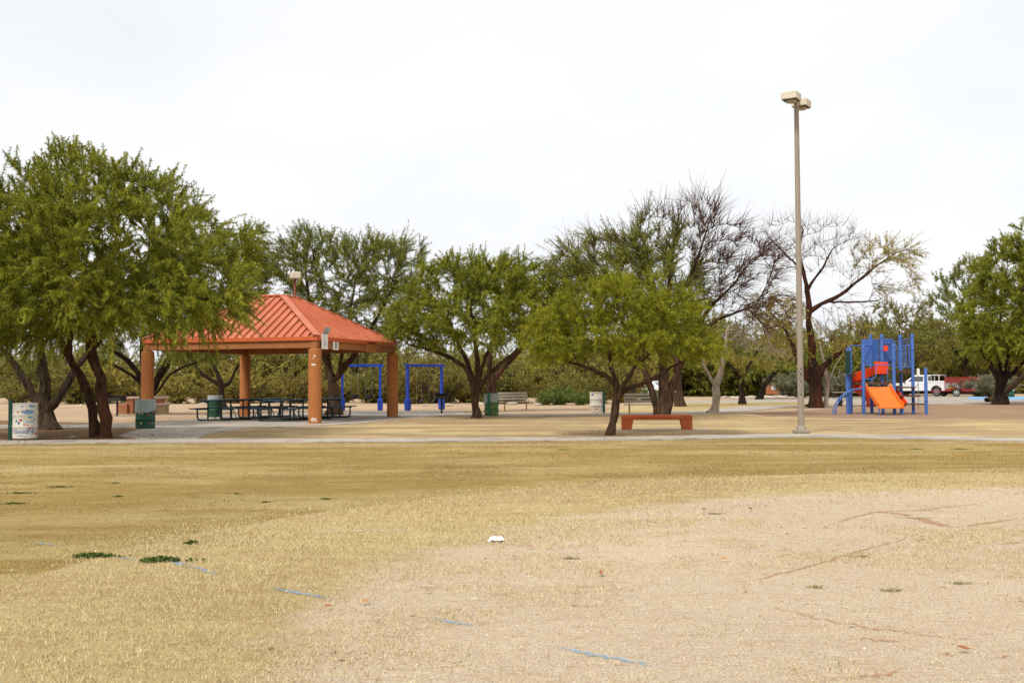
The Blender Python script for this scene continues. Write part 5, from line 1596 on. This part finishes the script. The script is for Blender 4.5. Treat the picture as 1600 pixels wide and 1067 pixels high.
for z, x0, x1, y0, y1 in ((.42, .62, 1.58, -.55, -.20), (.75, .48, 1.40, -.30, .05), (1.10, .42, 1.30, -.10, .20)):
    MB().box(((x0 + x1) / 2, (y0 + y1) / 2, z), (x1 - x0, y1 - y0, .06), rot=.12).build('step', 'deck', play)
def rail(pts, r_=.021):
    return MB().tube(pts, r_, 8).build('rail', 'blue', play, True)
rail([P_[2] + Vector((0, 0, 2.02)), P_[5] + Vector((0, 0, 2.02))])
rail([P_[2] + Vector((0, 0, 1.45)), P_[2] + Vector((.35, 0, 1.45)), P_[2] + Vector((.5, 0, 1.56)), P_[2] + Vector((.52, 0, 2.02))])
rail([P_[0] + Vector((-.02, 0, 2.62)), P_[0] + Vector((.05, .05, 2.78)), P_[0] + Vector((.22, .15, 2.85)), P_[3] + Vector((0, -.1, 2.86))])
rail([P_[5] + Vector((0, 0, 2.72)), P_[7] + Vector((0, 0, 2.86))])
rail([P_[5] + Vector((0, 0, 1.92)), P_[7] + Vector((0, 0, 1.94))])
rail([P_[4] + Vector((0, 0, 2.9)), P_[6] + Vector((0, 0, 3.05)), P_[7] + Vector((0, 0, 3.12))])
for k in (.25, .45, .65, .85):
    q = P_[5].lerp(P_[7], k)
    rail([q + Vector((0, 0, 1.93)), q + Vector((0, 0, 2.72 + .14 * k))], .017)
for k in (.3, .5, .7, .9):
    q = P_[6].lerp(P_[7], k)
    rail([q + Vector((0, 0, 1.9)), q + Vector((0, 0, 3.05))], .017)
rail([P_[5] + Vector((-.02, 0, 1.40)), P_[5] + Vector((-.25, -.02, 1.42)), P_[5] + Vector((-.28, -.02, 1.9))], .018)
# blue enclosure panels with slot ribs
def wall(a, b, z0, z1, mat='blue', th=.035):
    a, b = Vector(a), Vector(b)
    m = MB()
    c = (a + b) / 2
    m.beam((a.x, a.y, (z0 + z1) / 2), (b.x, b.y, (z0 + z1) / 2), th, z1 - z0)
    for k in (.2, .4, .6, .8):
        q = a.lerp(b, k)
        n = Vector((-(b - a).y, (b - a).x, 0)).normalized() * (th / 2 + .006)
        for s in (-1, 1):
            m.beam((q.x + n.x * s, q.y + n.y * s, z0 + .06), (q.x + n.x * s, q.y + n.y * s, z1 - .06), .03, .012, (n.x, n.y, 0))
    return m.build('wall_panel', mat, play)
wall((-.60, 1.20, 0), (-.28, 1.16, 0), 2.05, 3.14)
wall((-.18, 1.06, 0), (-.02, .56, 0), 2.20, 3.12)
wall((.12, .42, 0), (.60, .90, 0), 2.25, 3.14)
wall((.30, 1.34, 0), (.80, 1.18, 0), 2.15, 2.95)
wall((-1.46, .02, 0), (-1.27, .02, 0), 1.68, 2.62, 'panel_green', .16)
MB().box((.20, .30, 2.72), (.17, .05, .22)).build('activity_panel', 'red', play)
MB().box((-.02, .10, 1.90), (.55, .04, .50), bev=.015).build('activity_panel', 'red', play)
# orange slide
m = MB()
sl0, sl1 = Vector((-.26, -.42, 1.12)), Vector((.08, -1.28, .30))
wd = Vector((.49, 0, 0))
vs, fs = [], []
n = 9
for k in range(n):
    t = k / (n - 1)
    c = sl0.lerp(sl1, t)
    c.z = sl0.z + (sl1.z - sl0.z) * (t ** .92) - .03 * math.sin(t * PI)
    if t > .86: c.z = max(c.z, .31)
    for (u, dz) in ((-1, .16), (-.93, .16), (-.90, .02), (0, .0), (.90, .02), (.93, .16), (1, .16), (1, -.04), (-1, -.04)):
        vs.append(c + wd * u + Vector((0, 0, dz)))
for k in range(n - 1):
    for j in range(9):
        fs.append((k * 9 + j, k * 9 + (j + 1) % 9, k * 9 + 9 + (j + 1) % 9, k * 9 + 9 + j))
fs += [tuple(reversed(range(9))), tuple((n - 1) * 9 + j for j in range(9))]
m.add(vs, fs)
sld = m.build('slide', 'orange', play)
for x, y in ((sl1.x - .46, -1.22), (sl1.x + .46, -1.22)):
    MB().tube([(x, y, -.08), (x, y, .27)], .022, 8).build('slide_leg', 'blue', play)
# red spiral slide: a trough swept round a column
m = MB()
vs, fs = [], []
n = 34
cx, cy = -.52, 1.55
for k in range(n):
    t = k / (n - 1)
    a = math.radians(25 - 430 * t)
    z = 1.95 - 1.62 * t
    for (rad, dz) in ((.16, .10), (.20, -.02), (.42, -.05), (.58, .02), (.66, .34), (.69, .34), (.62, -.02), (.42, -.09), (.14, -.05)):
        vs.append((cx + rad * math.cos(a), cy + rad * math.sin(a), z + dz))
for k in range(n - 1):
    for j in range(9):
        fs.append((k * 9 + j, k * 9 + 9 + j, k * 9 + 9 + (j + 1) % 9, k * 9 + (j + 1) % 9))
fs += [tuple(range(9)), tuple((n - 1) * 9 + j for j in reversed(range(9)))]
m.add(vs, fs)
m.build('spiral_slide', 'red', play, True)
MB().tube([(cx, cy, -.1), (cx, cy, 2.1)], .06, 12).build('slide_column', 'blue', play, True)
# second small red slide foot at the right
m = MB()
m.beam((.35, .25, .95), (.62, -.55, .35), .40, .05)
m.beam((.15, .22, 1.02), (.42, -.58, .42), .05, .18)
m.beam((.55, .28, 1.02), (.82, -.52, .42), .05, .18)
m.build('slide', 'red', play)
# arched ladder
la = []
for s in (0, 1):
    pts = []
    for k in range(12):
        t = k / 11
        a = t * PI / 2
        pts.append((-2.10 + 1.12 * (1 - math.cos(a)) + .22 * s, -.62 + .75 * s, 1.08 * math.sin(a) - .02))
    la.append(pts)
    MB().tube([(pts[0][0], pts[0][1], -.1)] + pts, .026, 8).build('ladder_rail', 'blue', play, True)
for k in range(1, 11, 2):
    MB().tube([la[0][k], la[1][k]], .018, 6).build('ladder_rung', 'blue', play)
# white sign behind the play structure
q = gp(1435.5, 641)
ws = thing('small_sign', 'small white sign on a thin post by the play structure', 'sign', (q.x, q.y, 0), 0)
MB().tube([(0, 0, -.1), (0, 0, 1.95)], .02, 8).build('post', 'chain', ws)
MB().box((0, -.03, 1.78), (.13, .012, .32)).build('plate', 'white', ws)

# ------------------------------------------------------------------ pickup
def wheel(parent, x, y, r_, w=.24):
    rot = Matrix.Translation((x, y, r_)) @ Matrix.Rotation(PI / 2, 4, 'X')
    t = MB().lathe([(r_ * .62, -w / 2), (r_ * .93, -w / 2), (r_, -w / 2 + .04), (r_, w / 2 - .04), (r_ * .93, w / 2), (r_ * .62, w / 2)], 24, rot).build('tyre', 'rubber', parent, True)
    MB().lathe([(r_ * .18, -w / 2 - .02), (r_ * .30, -w / 2 + .01), (r_ * .58, -w / 2 - .004), (r_ * .62, -w / 2 - .004), (r_ * .62, w / 2 + .004), (r_ * .30, w / 2 - .01), (r_ * .18, w / 2 + .02)], 20, rot).build('rim', 'hub', t, True)

def arch(cx, r_, z0, n=9, rev=False):
    out = [(cx + r_ * math.cos(PI * k / (n - 1)), z0 + r_ * math.sin(PI * k / (n - 1))) for k in range(n)]
    return out if not rev else out[::-1]

def pickup(label, loc, rz):
    t = thing('pickup_truck', label, 'truck', loc, rz)
    HW = .97
    # lower body with wheel arches; x forward, front at +2.75
    def body_poly(top):
        b = [(-2.75, .62), (-2.75, 1.02)] if False else []
        lo = [(-2.72, .55)] + arch(-1.55, .47, .50, rev=False)[::-1] + arch(1.80, .47, .48)[::-1] + [(2.70, .50)]
        return lo + top
    prof = body_poly([(2.80, .72), (2.76, .98), (2.62, 1.10), (1.35, 1.20), (1.20, 1.22), (-.62, 1.22), (-2.74, 1.20), (-2.76, .62)])
    MB().prism(prof, 2 * HW - .10, Matrix.Translation((0, HW - .05, 0)) @ XZ).build('body', 'car_white', t)
    for s in (-1, 1):
        side = body_poly([(2.74, .74), (2.66, 1.0), (1.35, 1.10), (-.6, 1.16), (-2.74, 1.17), (-2.75, .62)])
        MB().prism(side, .075, Matrix.Translation((0, s * HW + .037 if s > 0 else s * HW + .037, 0)) @ XZ).build('side_panel', 'car_white', t)
    # bed walls
    for s in (-1, 1):
        MB().box((-1.70, s * (HW - .045), 1.27), (2.08, .09, .14), bev=.015).build('bed_rail', 'car_white', t)
    MB().box((-1.70, 0, 1.232), (1.95, 1.66, .02)).build('bed_floor', 'rubber', t)
    MB().box((-2.765, 0, .985), (.06, 1.62, .62), bev=.015).build('tailgate', 'car_white', t)
    MB().box((-2.80, 0, 1.20), (.012, .9, .05)).build('tailgate_letters', 'hub', t)
    # cab
    m = MB()
    z0, z1 = 1.21, 1.86
    b0 = [(-.60, -.90), (1.30, -.90), (1.30, .90), (-.60, .90)]
    b1 = [(-.48, -.72), (.55, -.72), (.55, .72), (-.48, .72)]
    m.add([(x, y, z0) for x, y in b0] + [(x, y, z1 - .07) for x, y in b1] + [(x * .92 - .0, y * .86, z1) for x, y in b1],
          [(0, 1, 5, 4), (1, 2, 6, 5), (2, 3, 7, 6), (3, 0, 4, 7), (4, 5, 9, 8), (5, 6, 10, 9), (6, 7, 11, 10), (7, 4, 8, 11), (8, 9, 10, 11)])
    m.build('cab', 'car_white', t)
    def quad(pts, off, name='window'):
        v = [Vector(q) for q in pts]
        n_ = (v[1] - v[0]).cross(v[2] - v[0]).normalized()
        w = [q + n_ * off for q in v] + [q - n_ * .01 for q in v]
        return MB().add(w, [(0, 1, 2, 3), (7, 6, 5, 4), (0, 4, 5, 1), (1, 5, 6, 2), (2, 6, 7, 3), (3, 7, 4, 0)]).build(name, 'glass', t)
    def on(face, u, v):
        a, b, c, d = [Vector(q) for q in face]
        return a.lerp(b, u).lerp(d.lerp(c, u), v)
    zt_ = z1 - .07
    for s in (-1, 1):
        f = [(-.60, s * .90, z0), (1.30, s * .90, z0), (.55, s * .72, zt_), (-.48, s * .72, zt_)]
        q = [on(f, .12, .12), on(f, .86, .12), on(f, .88, .90), on(f, .10, .90)]
        quad(q if s < 0 else [q[1], q[0], q[3], q[2]], .006)
    f = [(-.60, .90, z0), (-.60, -.90, z0), (-.48, -.72, zt_), (-.48, .72, zt_)]
    quad([on(f, .08, .15), on(f, .92, .15), on(f, .90, .88), on(f, .10, .88)], .006)
    f = [(1.30, -.90, z0), (1.30, .90, z0), (.55, .72, zt_), (.55, -.72, zt_)]
    quad([on(f, .06, .06), on(f, .94, .06), on(f, .92, .92), on(f, .08, .92)], .006)
    for s in (-1, 1):
        MB().box((-2.755, s * .875, .98), (.09, .17, .40), bev=.02).build('tail_light', 'tail', t)
        MB().box((2.70, s * .72, .88), (.12, .38, .20), bev=.03).build('headlight', 'hub', t)
        MB().box((1.18, s * 1.05, 1.28), (.12, .16, .20), bev=.03).build('mirror', 'rubber', t)
        MB().box((.05, s * (HW + .042), 1.0), (.16, .02, .04)).build('door_handle', 'rubber', t)
        wheel(t, -1.55, s * .84, .39)
        wheel(t, 1.80, s * .84, .39)
    MB().box((-2.86, 0, .60), (.16, 1.84, .16), bev=.03).build('bumper', 'chrome', t)
    MB().box((2.84, 0, .60), (.14, 1.86, .20), bev=.04).build('bumper', 'chrome', t)
    MB().box((0, 0, .42), (4.9, .8, .14)).build('chassis', 'dark', t)
    # tubular headache rack behind the cab
    r_ = MB()
    r_.tube([(-.78, -.86, 1.30), (-.78, -.84, 1.84), (-.78, .84, 1.84), (-.78, .86, 1.30)], .035, 8)
    r_.tube([(-1.75, -.86, 1.30), (-1.75, -.84, 1.84), (-1.75, .84, 1.84), (-1.75, .86, 1.30)], .035, 8)
    r_.tube([(-.78, -.84, 1.84), (-1.75, -.84, 1.84)], .03, 8)
    r_.tube([(-.78, .84, 1.84), (-1.75, .84, 1.84)], .03, 8)
    r_.build('rack', 'car_white', t, True)
    return t
tp = at(1441, 600, 96)
TRZ = math.radians(180 - 40)
pickup('white pickup truck with a tube rack parked beyond the play structure', (tp.x, tp.y, .01), TRZ)

# ------------------------------------------------------------------ landscaping trailer
q = at(1503, 600, 93.5)
tr = thing('utility_trailer', 'red caged landscaping trailer hitched behind the white pickup', 'trailer', (q.x, q.y, .01), math.radians(180 - 22))
TL, TW, TH = 2.7, 1.7, 1.62
MB().box((0, 0, .48), (TL, TW, .08)).build('bed', 'trailer_red', tr)
for x in (-TL / 2, -.1, TL / 2):
    for s in (-1, 1):
        MB().box((x, s * TW / 2, (.52 + TH) / 2), (.07, .07, TH - .52)).build('cage_post', 'trailer_red', tr)
for s in (-1, 1):
    MB().box((0, s * TW / 2, TH), (TL + .07, .06, .07)).build('cage_rail', 'trailer_red', tr)
    MB().box((0, s * TW / 2, .58), (TL - .07, .05, .10)).build('cage_rail', 'trailer_red', tr)
for x in (-TL / 2, TL / 2):
    MB().box((x, 0, TH - .002), (.06, TW - .06, .07)).build('cage_rail', 'trailer_red', tr)
MB().box((TL * .25, TW / 2 - .01, TH - .25), (TL * .46, .02, .42)).build('side_board', 'trailer_red', tr)
MB().box((-TL * .25, -TW / 2 + .01, TH - .20), (TL * .46, .02, .30)).build('side_board', 'trailer_red', tr)
for s in (-1, 1):
    m = MB()
    for k in range(25):
        x = -TL / 2 + TL * (k + .5) / 25
        m.box((x, s * TW / 2, (.6 + TH) / 2), (.012, .012, TH - .66))
    for k in range(10):
        z = .65 + k * (TH - .72) / 9
        m.box((0, s * TW / 2 + .008, z), (TL - .08, .010, .012))
    m.build('wire_mesh', 'mesh_wire', tr)
for s in (-1, 1):
    wheel(tr, .45, s * (TW / 2 + .16), .34, .20)
    MB().box((.45, s * (TW / 2 + .16), .74), (.86, .26, .04), bev=.01).build('mudguard', 'trailer_red', tr)
MB().beam((TL / 2, .4, .46), (TL / 2 + 1.2, 0, .46), .07, .07).build('drawbar', 'trailer_red', tr)
MB().beam((TL / 2, -.4, .46), (TL / 2 + 1.2, 0, .462), .07, .07).build('drawbar', 'trailer_red', tr)
MB().beam((-TL / 2 - .03, 0, .60), (-TL / 2 - .45, 0, 1.5), .06, TW - .1, (0, 1, 0)).build('ramp', 'mesh_wire', tr)
def prop(name, label, cat, mb, mat, lx, ly, lz):
    o = mb.build(name, mat)
    c, s = math.cos(tr.rotation_euler.z), math.sin(tr.rotation_euler.z)
    o.location = (q.x + c * lx - s * ly, q.y + s * lx + c * ly, .01 + lz)
    o.rotation_euler = (0, 0, tr.rotation_euler.z)
    return tag(o, label, cat)
m = MB().box((0, 0, .28), (.55, .45, .36), bev=.05)
m.tube([(-.1, -.18, .4), (-.55, -.18, .82), (-.55, .18, .82), (-.1, .18, .4)], .025, 6)
m.lathe([(.12, -.03), (.14, 0), (.12, .03)], 12, Matrix.Translation((.2, -.26, .14)) @ Matrix.Rotation(PI / 2, 4, 'X'))
prop('lawn_mower', 'yellow mower with a bent handle inside the red trailer', 'mower', m, 'yellow', .75, .35, .52)
prop('plank', 'pale blue plank slanting across the red trailer', 'plank', MB().beam((-.6, 0, .15), (.7, .1, .62), .10, .05), 'tool_blue', .55, .62, .52)
m = MB().lathe([(.13, 0), (.15, .03), (.15, .27), (.06, .34), (.05, .40)], 14)
prop('water_jug', 'white water jug standing in the red trailer', 'jug', m, 'white', .35, .1, .53)
m = MB()
m.tube([(0, 0, 0), (-.1, .12, 1.25)], .02, 6)
m.box((0, 0, .1), (.2, .03, .25), bev=.01)
prop('shovel', 'wooden handled shovel leaning in the red trailer', 'shovel', m, 'plank', -.9, .55, .53)

# blue kerb of the parking bay
ka, kb = gp(1514, 624), gp(1760, 624)
kr = thing('kerb', 'pale blue painted kerb along the road beyond the dark trunk', 'kerb', ((ka + kb) / 2)[:], math.atan2((kb - ka).y, (kb - ka).x))
LK = (kb - ka).length
nk = 8
for k in range(nk):
    MB().box((-LK / 2 + LK * (k + .5) / nk, 0, .05), (LK / nk - .03, .25, .24), bev=.03).build('kerb_block', 'kerb_blue', kr)

# notice board
q2 = at(1209, 608, 97)
nb_ = thing('notice_board', 'rusty orange board with a blue and white poster beyond the road', 'sign', (q2.x, q2.y, 0), math.radians(8))
for k in range(5):
    MB().box((0, 0, .34 + k * .205), (1.45, .06, .20), bev=.008).build('board_plank', 'rust_board', nb_)
for s in (-1, 1):
    MB().box((s * .6, .07, .65), (.09, .08, 1.5)).build('post', 'root', nb_)
po = MB().box((-.02, -.036, .80), (.36, .010, .30)).build('poster', 'white', nb_)
MB().box((.03, -.045, .80), (.20, .006, .20)).build('print_block', 'ink_sky', po)
MB().box((-.08, -.0455, .90), (.08, .006, .06)).build('print_block', 'ink_blue', po)

# parked white car half hidden by the mesquite
def sedan(label, loc, rz):
    t = thing('parked_car', label, 'car', loc, rz)
    lo = [(-2.15, .35)] + arch(-1.35, .36, .34)[::-1] + arch(1.35, .36, .34)[::-1] + [(2.15, .36)]
    MB().prism(lo + [(2.22, .60), (2.1, .80), (1.05, .95), (-1.6, .98), (-2.15, .92), (-2.22, .6)], 1.70, Matrix.Translation((0, .85, 0)) @ XZ).build('body', 'car_white', t)
    m = MB()
    b0 = [(-1.55, -.80), (1.02, -.80), (1.02, .80), (-1.55, .80)]
    b1 = [(-.95, -.62), (.25, -.62), (.25, .62), (-.95, .62)]
    m.add([(x, y, .94) for x, y in b0] + [(x, y, 1.40) for x, y in b1] + [(x * .9, y * .88, 1.45) for x, y in b1], [(0, 1, 5, 4), (1, 2, 6, 5), (2, 3, 7, 6), (3, 0, 4, 7), (4, 5, 9, 8), (5, 6, 10, 9), (6, 7, 11, 10), (7, 4, 8, 11), (8, 9, 10, 11)])
    m.build('roof', 'car_white', t)
    for s in (-1, 1):
        f = [Vector((-1.55, s * .80, .94)), Vector((1.02, s * .80, .94)), Vector((.25, s * .62, 1.40)), Vector((-.95, s * .62, 1.40))]
        for u0, u1 in ((.14, .50), (.53, .88)):
            g = [f[0].lerp(f[1], u0).lerp(f[3].lerp(f[2], u0), .1), f[0].lerp(f[1], u1).lerp(f[3].lerp(f[2], u1), .1), f[0].lerp(f[1], u1).lerp(f[3].lerp(f[2], u1), .88), f[0].lerp(f[1], u0).lerp(f[3].lerp(f[2], u0), .88)]
            off = Vector((0, s * .008, .003))
            MB().add([a + off for a in g] + [a - off for a in g], [(0, 1, 2, 3), (7, 6, 5, 4), (0, 4, 5, 1), (1, 5, 6, 2), (2, 6, 7, 3), (3, 7, 4, 0)]).build('window', 'glass', t)
        wheel(t, -1.35, s * .74, .31, .2)
        wheel(t, 1.35, s * .74, .31, .2)
        MB().box((2.16, s * .6, .66), (.10, .35, .14), bev=.03).build('headlight', 'hub', t)
        MB().box((-2.17, s * .6, .75), (.10, .35, .14), bev=.03).build('tail_light', 'tail', t)
    for (xa, xb, za, zb_) in ((1.02, .25, .94, 1.40), (-1.55, -.95, .94, 1.40)):
        s_ = 1 if xa > 0 else -1
        m = MB()
        pts = [Vector((xa + (xb - xa) * k, y * (.76 - .16 * k), za + (zb_ - za) * k)) + Vector((s_ * .008, 0, .006)) for k, y in ((.1, -1), (.1, 1), (.9, 1), (.9, -1))]
        m.add(pts + [a - Vector((s_ * .016, 0, .012)) for a in pts], [(0, 1, 2, 3), (7, 6, 5, 4), (0, 4, 5, 1), (1, 5, 6, 2), (2, 6, 7, 3), (3, 7, 4, 0)])
        m.build('windscreen', 'glass', t)
    for s in (-1, 1):
        MB().box((s * 2.18, 0, .46), (.12, 1.64, .16), bev=.03).build('bumper', 'rubber', t)
    return t
q3 = at(1008, 600, 84)
sedan('white car half hidden behind the multi-trunk mesquite', (q3.x, q3.y, 0), math.radians(150))

# pale house glimpsed through the scrub beyond the shelter
q4 = at(412, 585, 150)
hs = thing('house', 'low pale stucco house glimpsed through scrub beyond the shelter', 'house', (q4.x, q4.y, 0), math.radians(12))
MB().box((0, 0, 1.8), (9.0, 7.0, 3.6)).build('wall', 'stucco', hs)
MB().box((0, 0, 3.75), (9.3, 7.3, .4), bev=.05).build('parapet', 'stucco', hs)
for x in (-2.8, .2, 3.0):
    w = MB().box((x, -3.51, 1.9), (1.2, .06, 1.1)).build('window', 'glass', hs)
    MB().box((x, -3.53, 1.30), (1.36, .10, .10)).build('sill', 'white', w)

# ------------------------------------------------------------------ rocks, litter, weeds, fallen leaves
def rock_mesh(seed):
    r = np.random.default_rng(seed)
    m = MB()
    n, k = 9, 6
    prof = []
    vs, fs = [], []
    for i in range(k):
        t = i / (k - 1)
        for j in range(n):
            a = 2 * PI * j / n
            rad = math.sin(.15 + t * (PI * .97 - .15)) * (1 + r.uniform(-.22, .22))
            vs.append((rad * math.cos(a), rad * .8 * math.sin(a), -.25 + .95 * t + r.uniform(-.06, .06)))
    for i in range(k - 1):
        for j in range(n):
            fs.append((i * n + j, i * n + (j + 1) % n, (i + 1) * n + (j + 1) % n, (i + 1) * n + j))
    fs += [tuple(reversed(range(n))), tuple((k - 1) * n + j for j in range(n))]
    me = m.add(vs, fs).mesh('rock')
    me.materials.append(M['rock'])
    return me
rocks = [rock_mesh(s) for s in (1, 2, 3)]
def rock(x, y, s, lab, grp=None):
    g = gp(x, y)
    o = bpy.data.objects.new('rock', rocks[rb.randrange(3)])
    C.objects.link(o)
    o.location = (g.x, g.y, 0)
    o.scale = (s * rb.uniform(.8, 1.4), s * rb.uniform(.8, 1.2), s * rb.uniform(.5, .8))
    o.rotation_euler = (0, 0, rb.uniform(0, 6.28))
    tag(o, lab, 'rock', grp)
rock(82 + 32, 683.5, .13, 'lone pale stone on brown soil beside the twin trunks')
for k in range(22):
    rock(1125 + k * 6 + rb.uniform(-3, 3), 621.5 + rb.uniform(-.8, 1.2), rb.uniform(.25, .55), 'pale rubble rock in the bank behind the road', 'rubble along the far road')
for k in range(16):
    rock(rb.uniform(20, 900), rb.uniform(629, 634), rb.uniform(.15, .40), 'sun bleached rock at the foot of the desert scrub', 'rocks along the sand edge')
for x, y in ((845, 633), (800, 632), (700, 634)):
    rock(x, y, .35, 'sun bleached rock at the foot of the desert scrub', 'rocks along the sand edge')

g = gp(776, 846)
r = np.random.default_rng(8)
m = MB()
vs, fs = [], []
nu, nv = 9, 7
for i in range(nu):
    for j in range(nv):
        u, v = i / (nu - 1) - .5, j / (nv - 1) - .5
        z = .035 * math.exp(-((u + .15) ** 2 + v * v) * 14) + .025 * math.exp(-((u - .25) ** 2 + (v - .1) ** 2) * 30) + .022 * r.random()
        vs.append((u * .13 + r.normal(0, .006), v * .10 + r.normal(0, .006), z + .004))
for i in range(nu - 1):
    for j in range(nv - 1):
        fs.append((i * nv + j, (i + 1) * nv + j, (i + 1) * nv + j + 1, i * nv + j + 1))
o = m.add(vs, fs).build('crumpled_paper', 'paper', loc=(g.x, g.y, .0))
tag(o, 'crumpled white paper lying on the bare infield', 'litter')

def weed(x, y, rx, ry, n, lab, seed, h=.05, mat='leaf_weed', lf=.03):
    r = np.random.default_rng(seed)
    g = gp(x, y)
    az = r.random(n) * 2 * PI
    q = np.abs(r.normal(0, .5, n)) * (0.75 + .45 * np.sin(az * 3 + seed))
    B = np.stack([np.cos(az) * q * rx, np.sin(az) * q * ry, np.zeros(n)], -1)
    D = unit(np.stack([r.normal(0, .6, n), r.normal(0, .6, n), np.ones(n)], -1))
    V, Fq, mi, a = foliage(B, D, h * r.uniform(.4, 1.2, n), r, 6, lf, lf * .33, np.zeros(n), -.1, .0015, r.random(n), None, 1.0, 1)
    V[:, 2] = np.maximum(V[:, 2], .004)
    me = np_mesh('weed_patch', V, Fq, [mat, mat], mi, a)
    o = bpy.data.objects.new('weed_patch', me)
    C.objects.link(o)
    o.location = (g.x, g.y, 0)
    tag(o, lab, 'weed')
weed(145, 870, .20, .075, 300, 'flat green weed patch without paint in the dry grass', 1, .03)
weed(252, 877, .19, .09, 330, 'green weed patch sprayed blue at its edge by the chalk line', 2, .035)
weed(300, 850, .07, .03, 90, 'small green weed sprig behind the blue-sprayed weed', 3, .03)
lw_ = 'faint green weed tuft in the golden lawn'
for k, (x, y, rx, ry, n) in enumerate(((95, 761, .28, .10, 200), (20, 787, .20, .12, 200), (30, 771, .26, .1, 200), (180, 755, .12, .06, 60), (185, 776, .1, .06, 60), (510, 780, .12, .06, 60), (415, 785, .1, .06, 50), (370, 772, .08, .05, 40), (1500, 702, .35, .12, 160), (1430, 702, .25, .12, 100), (240, 648 + 18, .3, .2, 120), (880, 703, .25, .1, 80))):
    weed(x, y, rx * 1.1, ry * .9, int(n * .7), lw_, 20 + k, .015, 'leaf_weed', .02)
    bpy.context.scene.collection.objects[-1]['group'] = 'weed tufts in the golden lawn'
lw2 = 'dull grey green tuft growing on the bare infield'
for k, (x, y, rx) in enumerate(((1118, 803, .16), (1345, 870, .10), (1275, 918, .10), (1395, 923, .12), (1498, 912, .14), (890, 873, .12))):
    weed(x, y, rx * .9, .04, 70, lw2, 60 + k, .014, 'leaf_dull', .018)
    bpy.context.scene.collection.objects[-1]['group'] = 'tufts on the infield'

r = np.random.default_rng(31)
def scatter_leaves():
    P = []
    for (x, y, rad, n) in ((165, 682, 3.5, 500), (75, 671, 3.5, 350), (953, 680, 2.2, 180), (743, 653, 3, 200), (1033, 652, 4, 250), (1563, 632, 4, 200)):
        g = gp(x, y)
        a, q = r.random(n) * 2 * PI, np.sqrt(r.random(n)) * rad
        P.append(np.stack([g.x + np.cos(a) * q, g.y + np.sin(a) * q], -1))
    n = 70
    Y = r.uniform(5.2, 25, n)
    P.append(np.stack([r.uniform(-.48, .48, n) * Y, Y], -1))
    P = np.concatenate(P)
    n = len(P)
    B = np.concatenate([P, np.full((n, 1), .03)], 1)
    az = r.random(n) * 2 * PI
    l = r.uniform(.02, .045, n)
    d = np.stack([np.cos(az) * l, np.sin(az) * l, r.uniform(-.3, .3, n) * l], -1)
    s = np.stack([-np.sin(az) * l * .45, np.cos(az) * l * .45, r.uniform(-.2, .2, n) * l], -1)
    V = np.stack([B - d, B + s, B + d, B - s], 1).reshape(-1, 3)
    me = np_mesh('fallen_leaves', V, [np.arange(n * 4).reshape(-1, 4)], ['fallen'], attr=np.repeat(r.random(n), 4))
    o = bpy.data.objects.new('fallen_leaves', me)
    C.objects.link(o)
    tag(o, 'dry brown fallen leaves scattered under the trees', 'leaves', kind='stuff')
scatter_leaves()
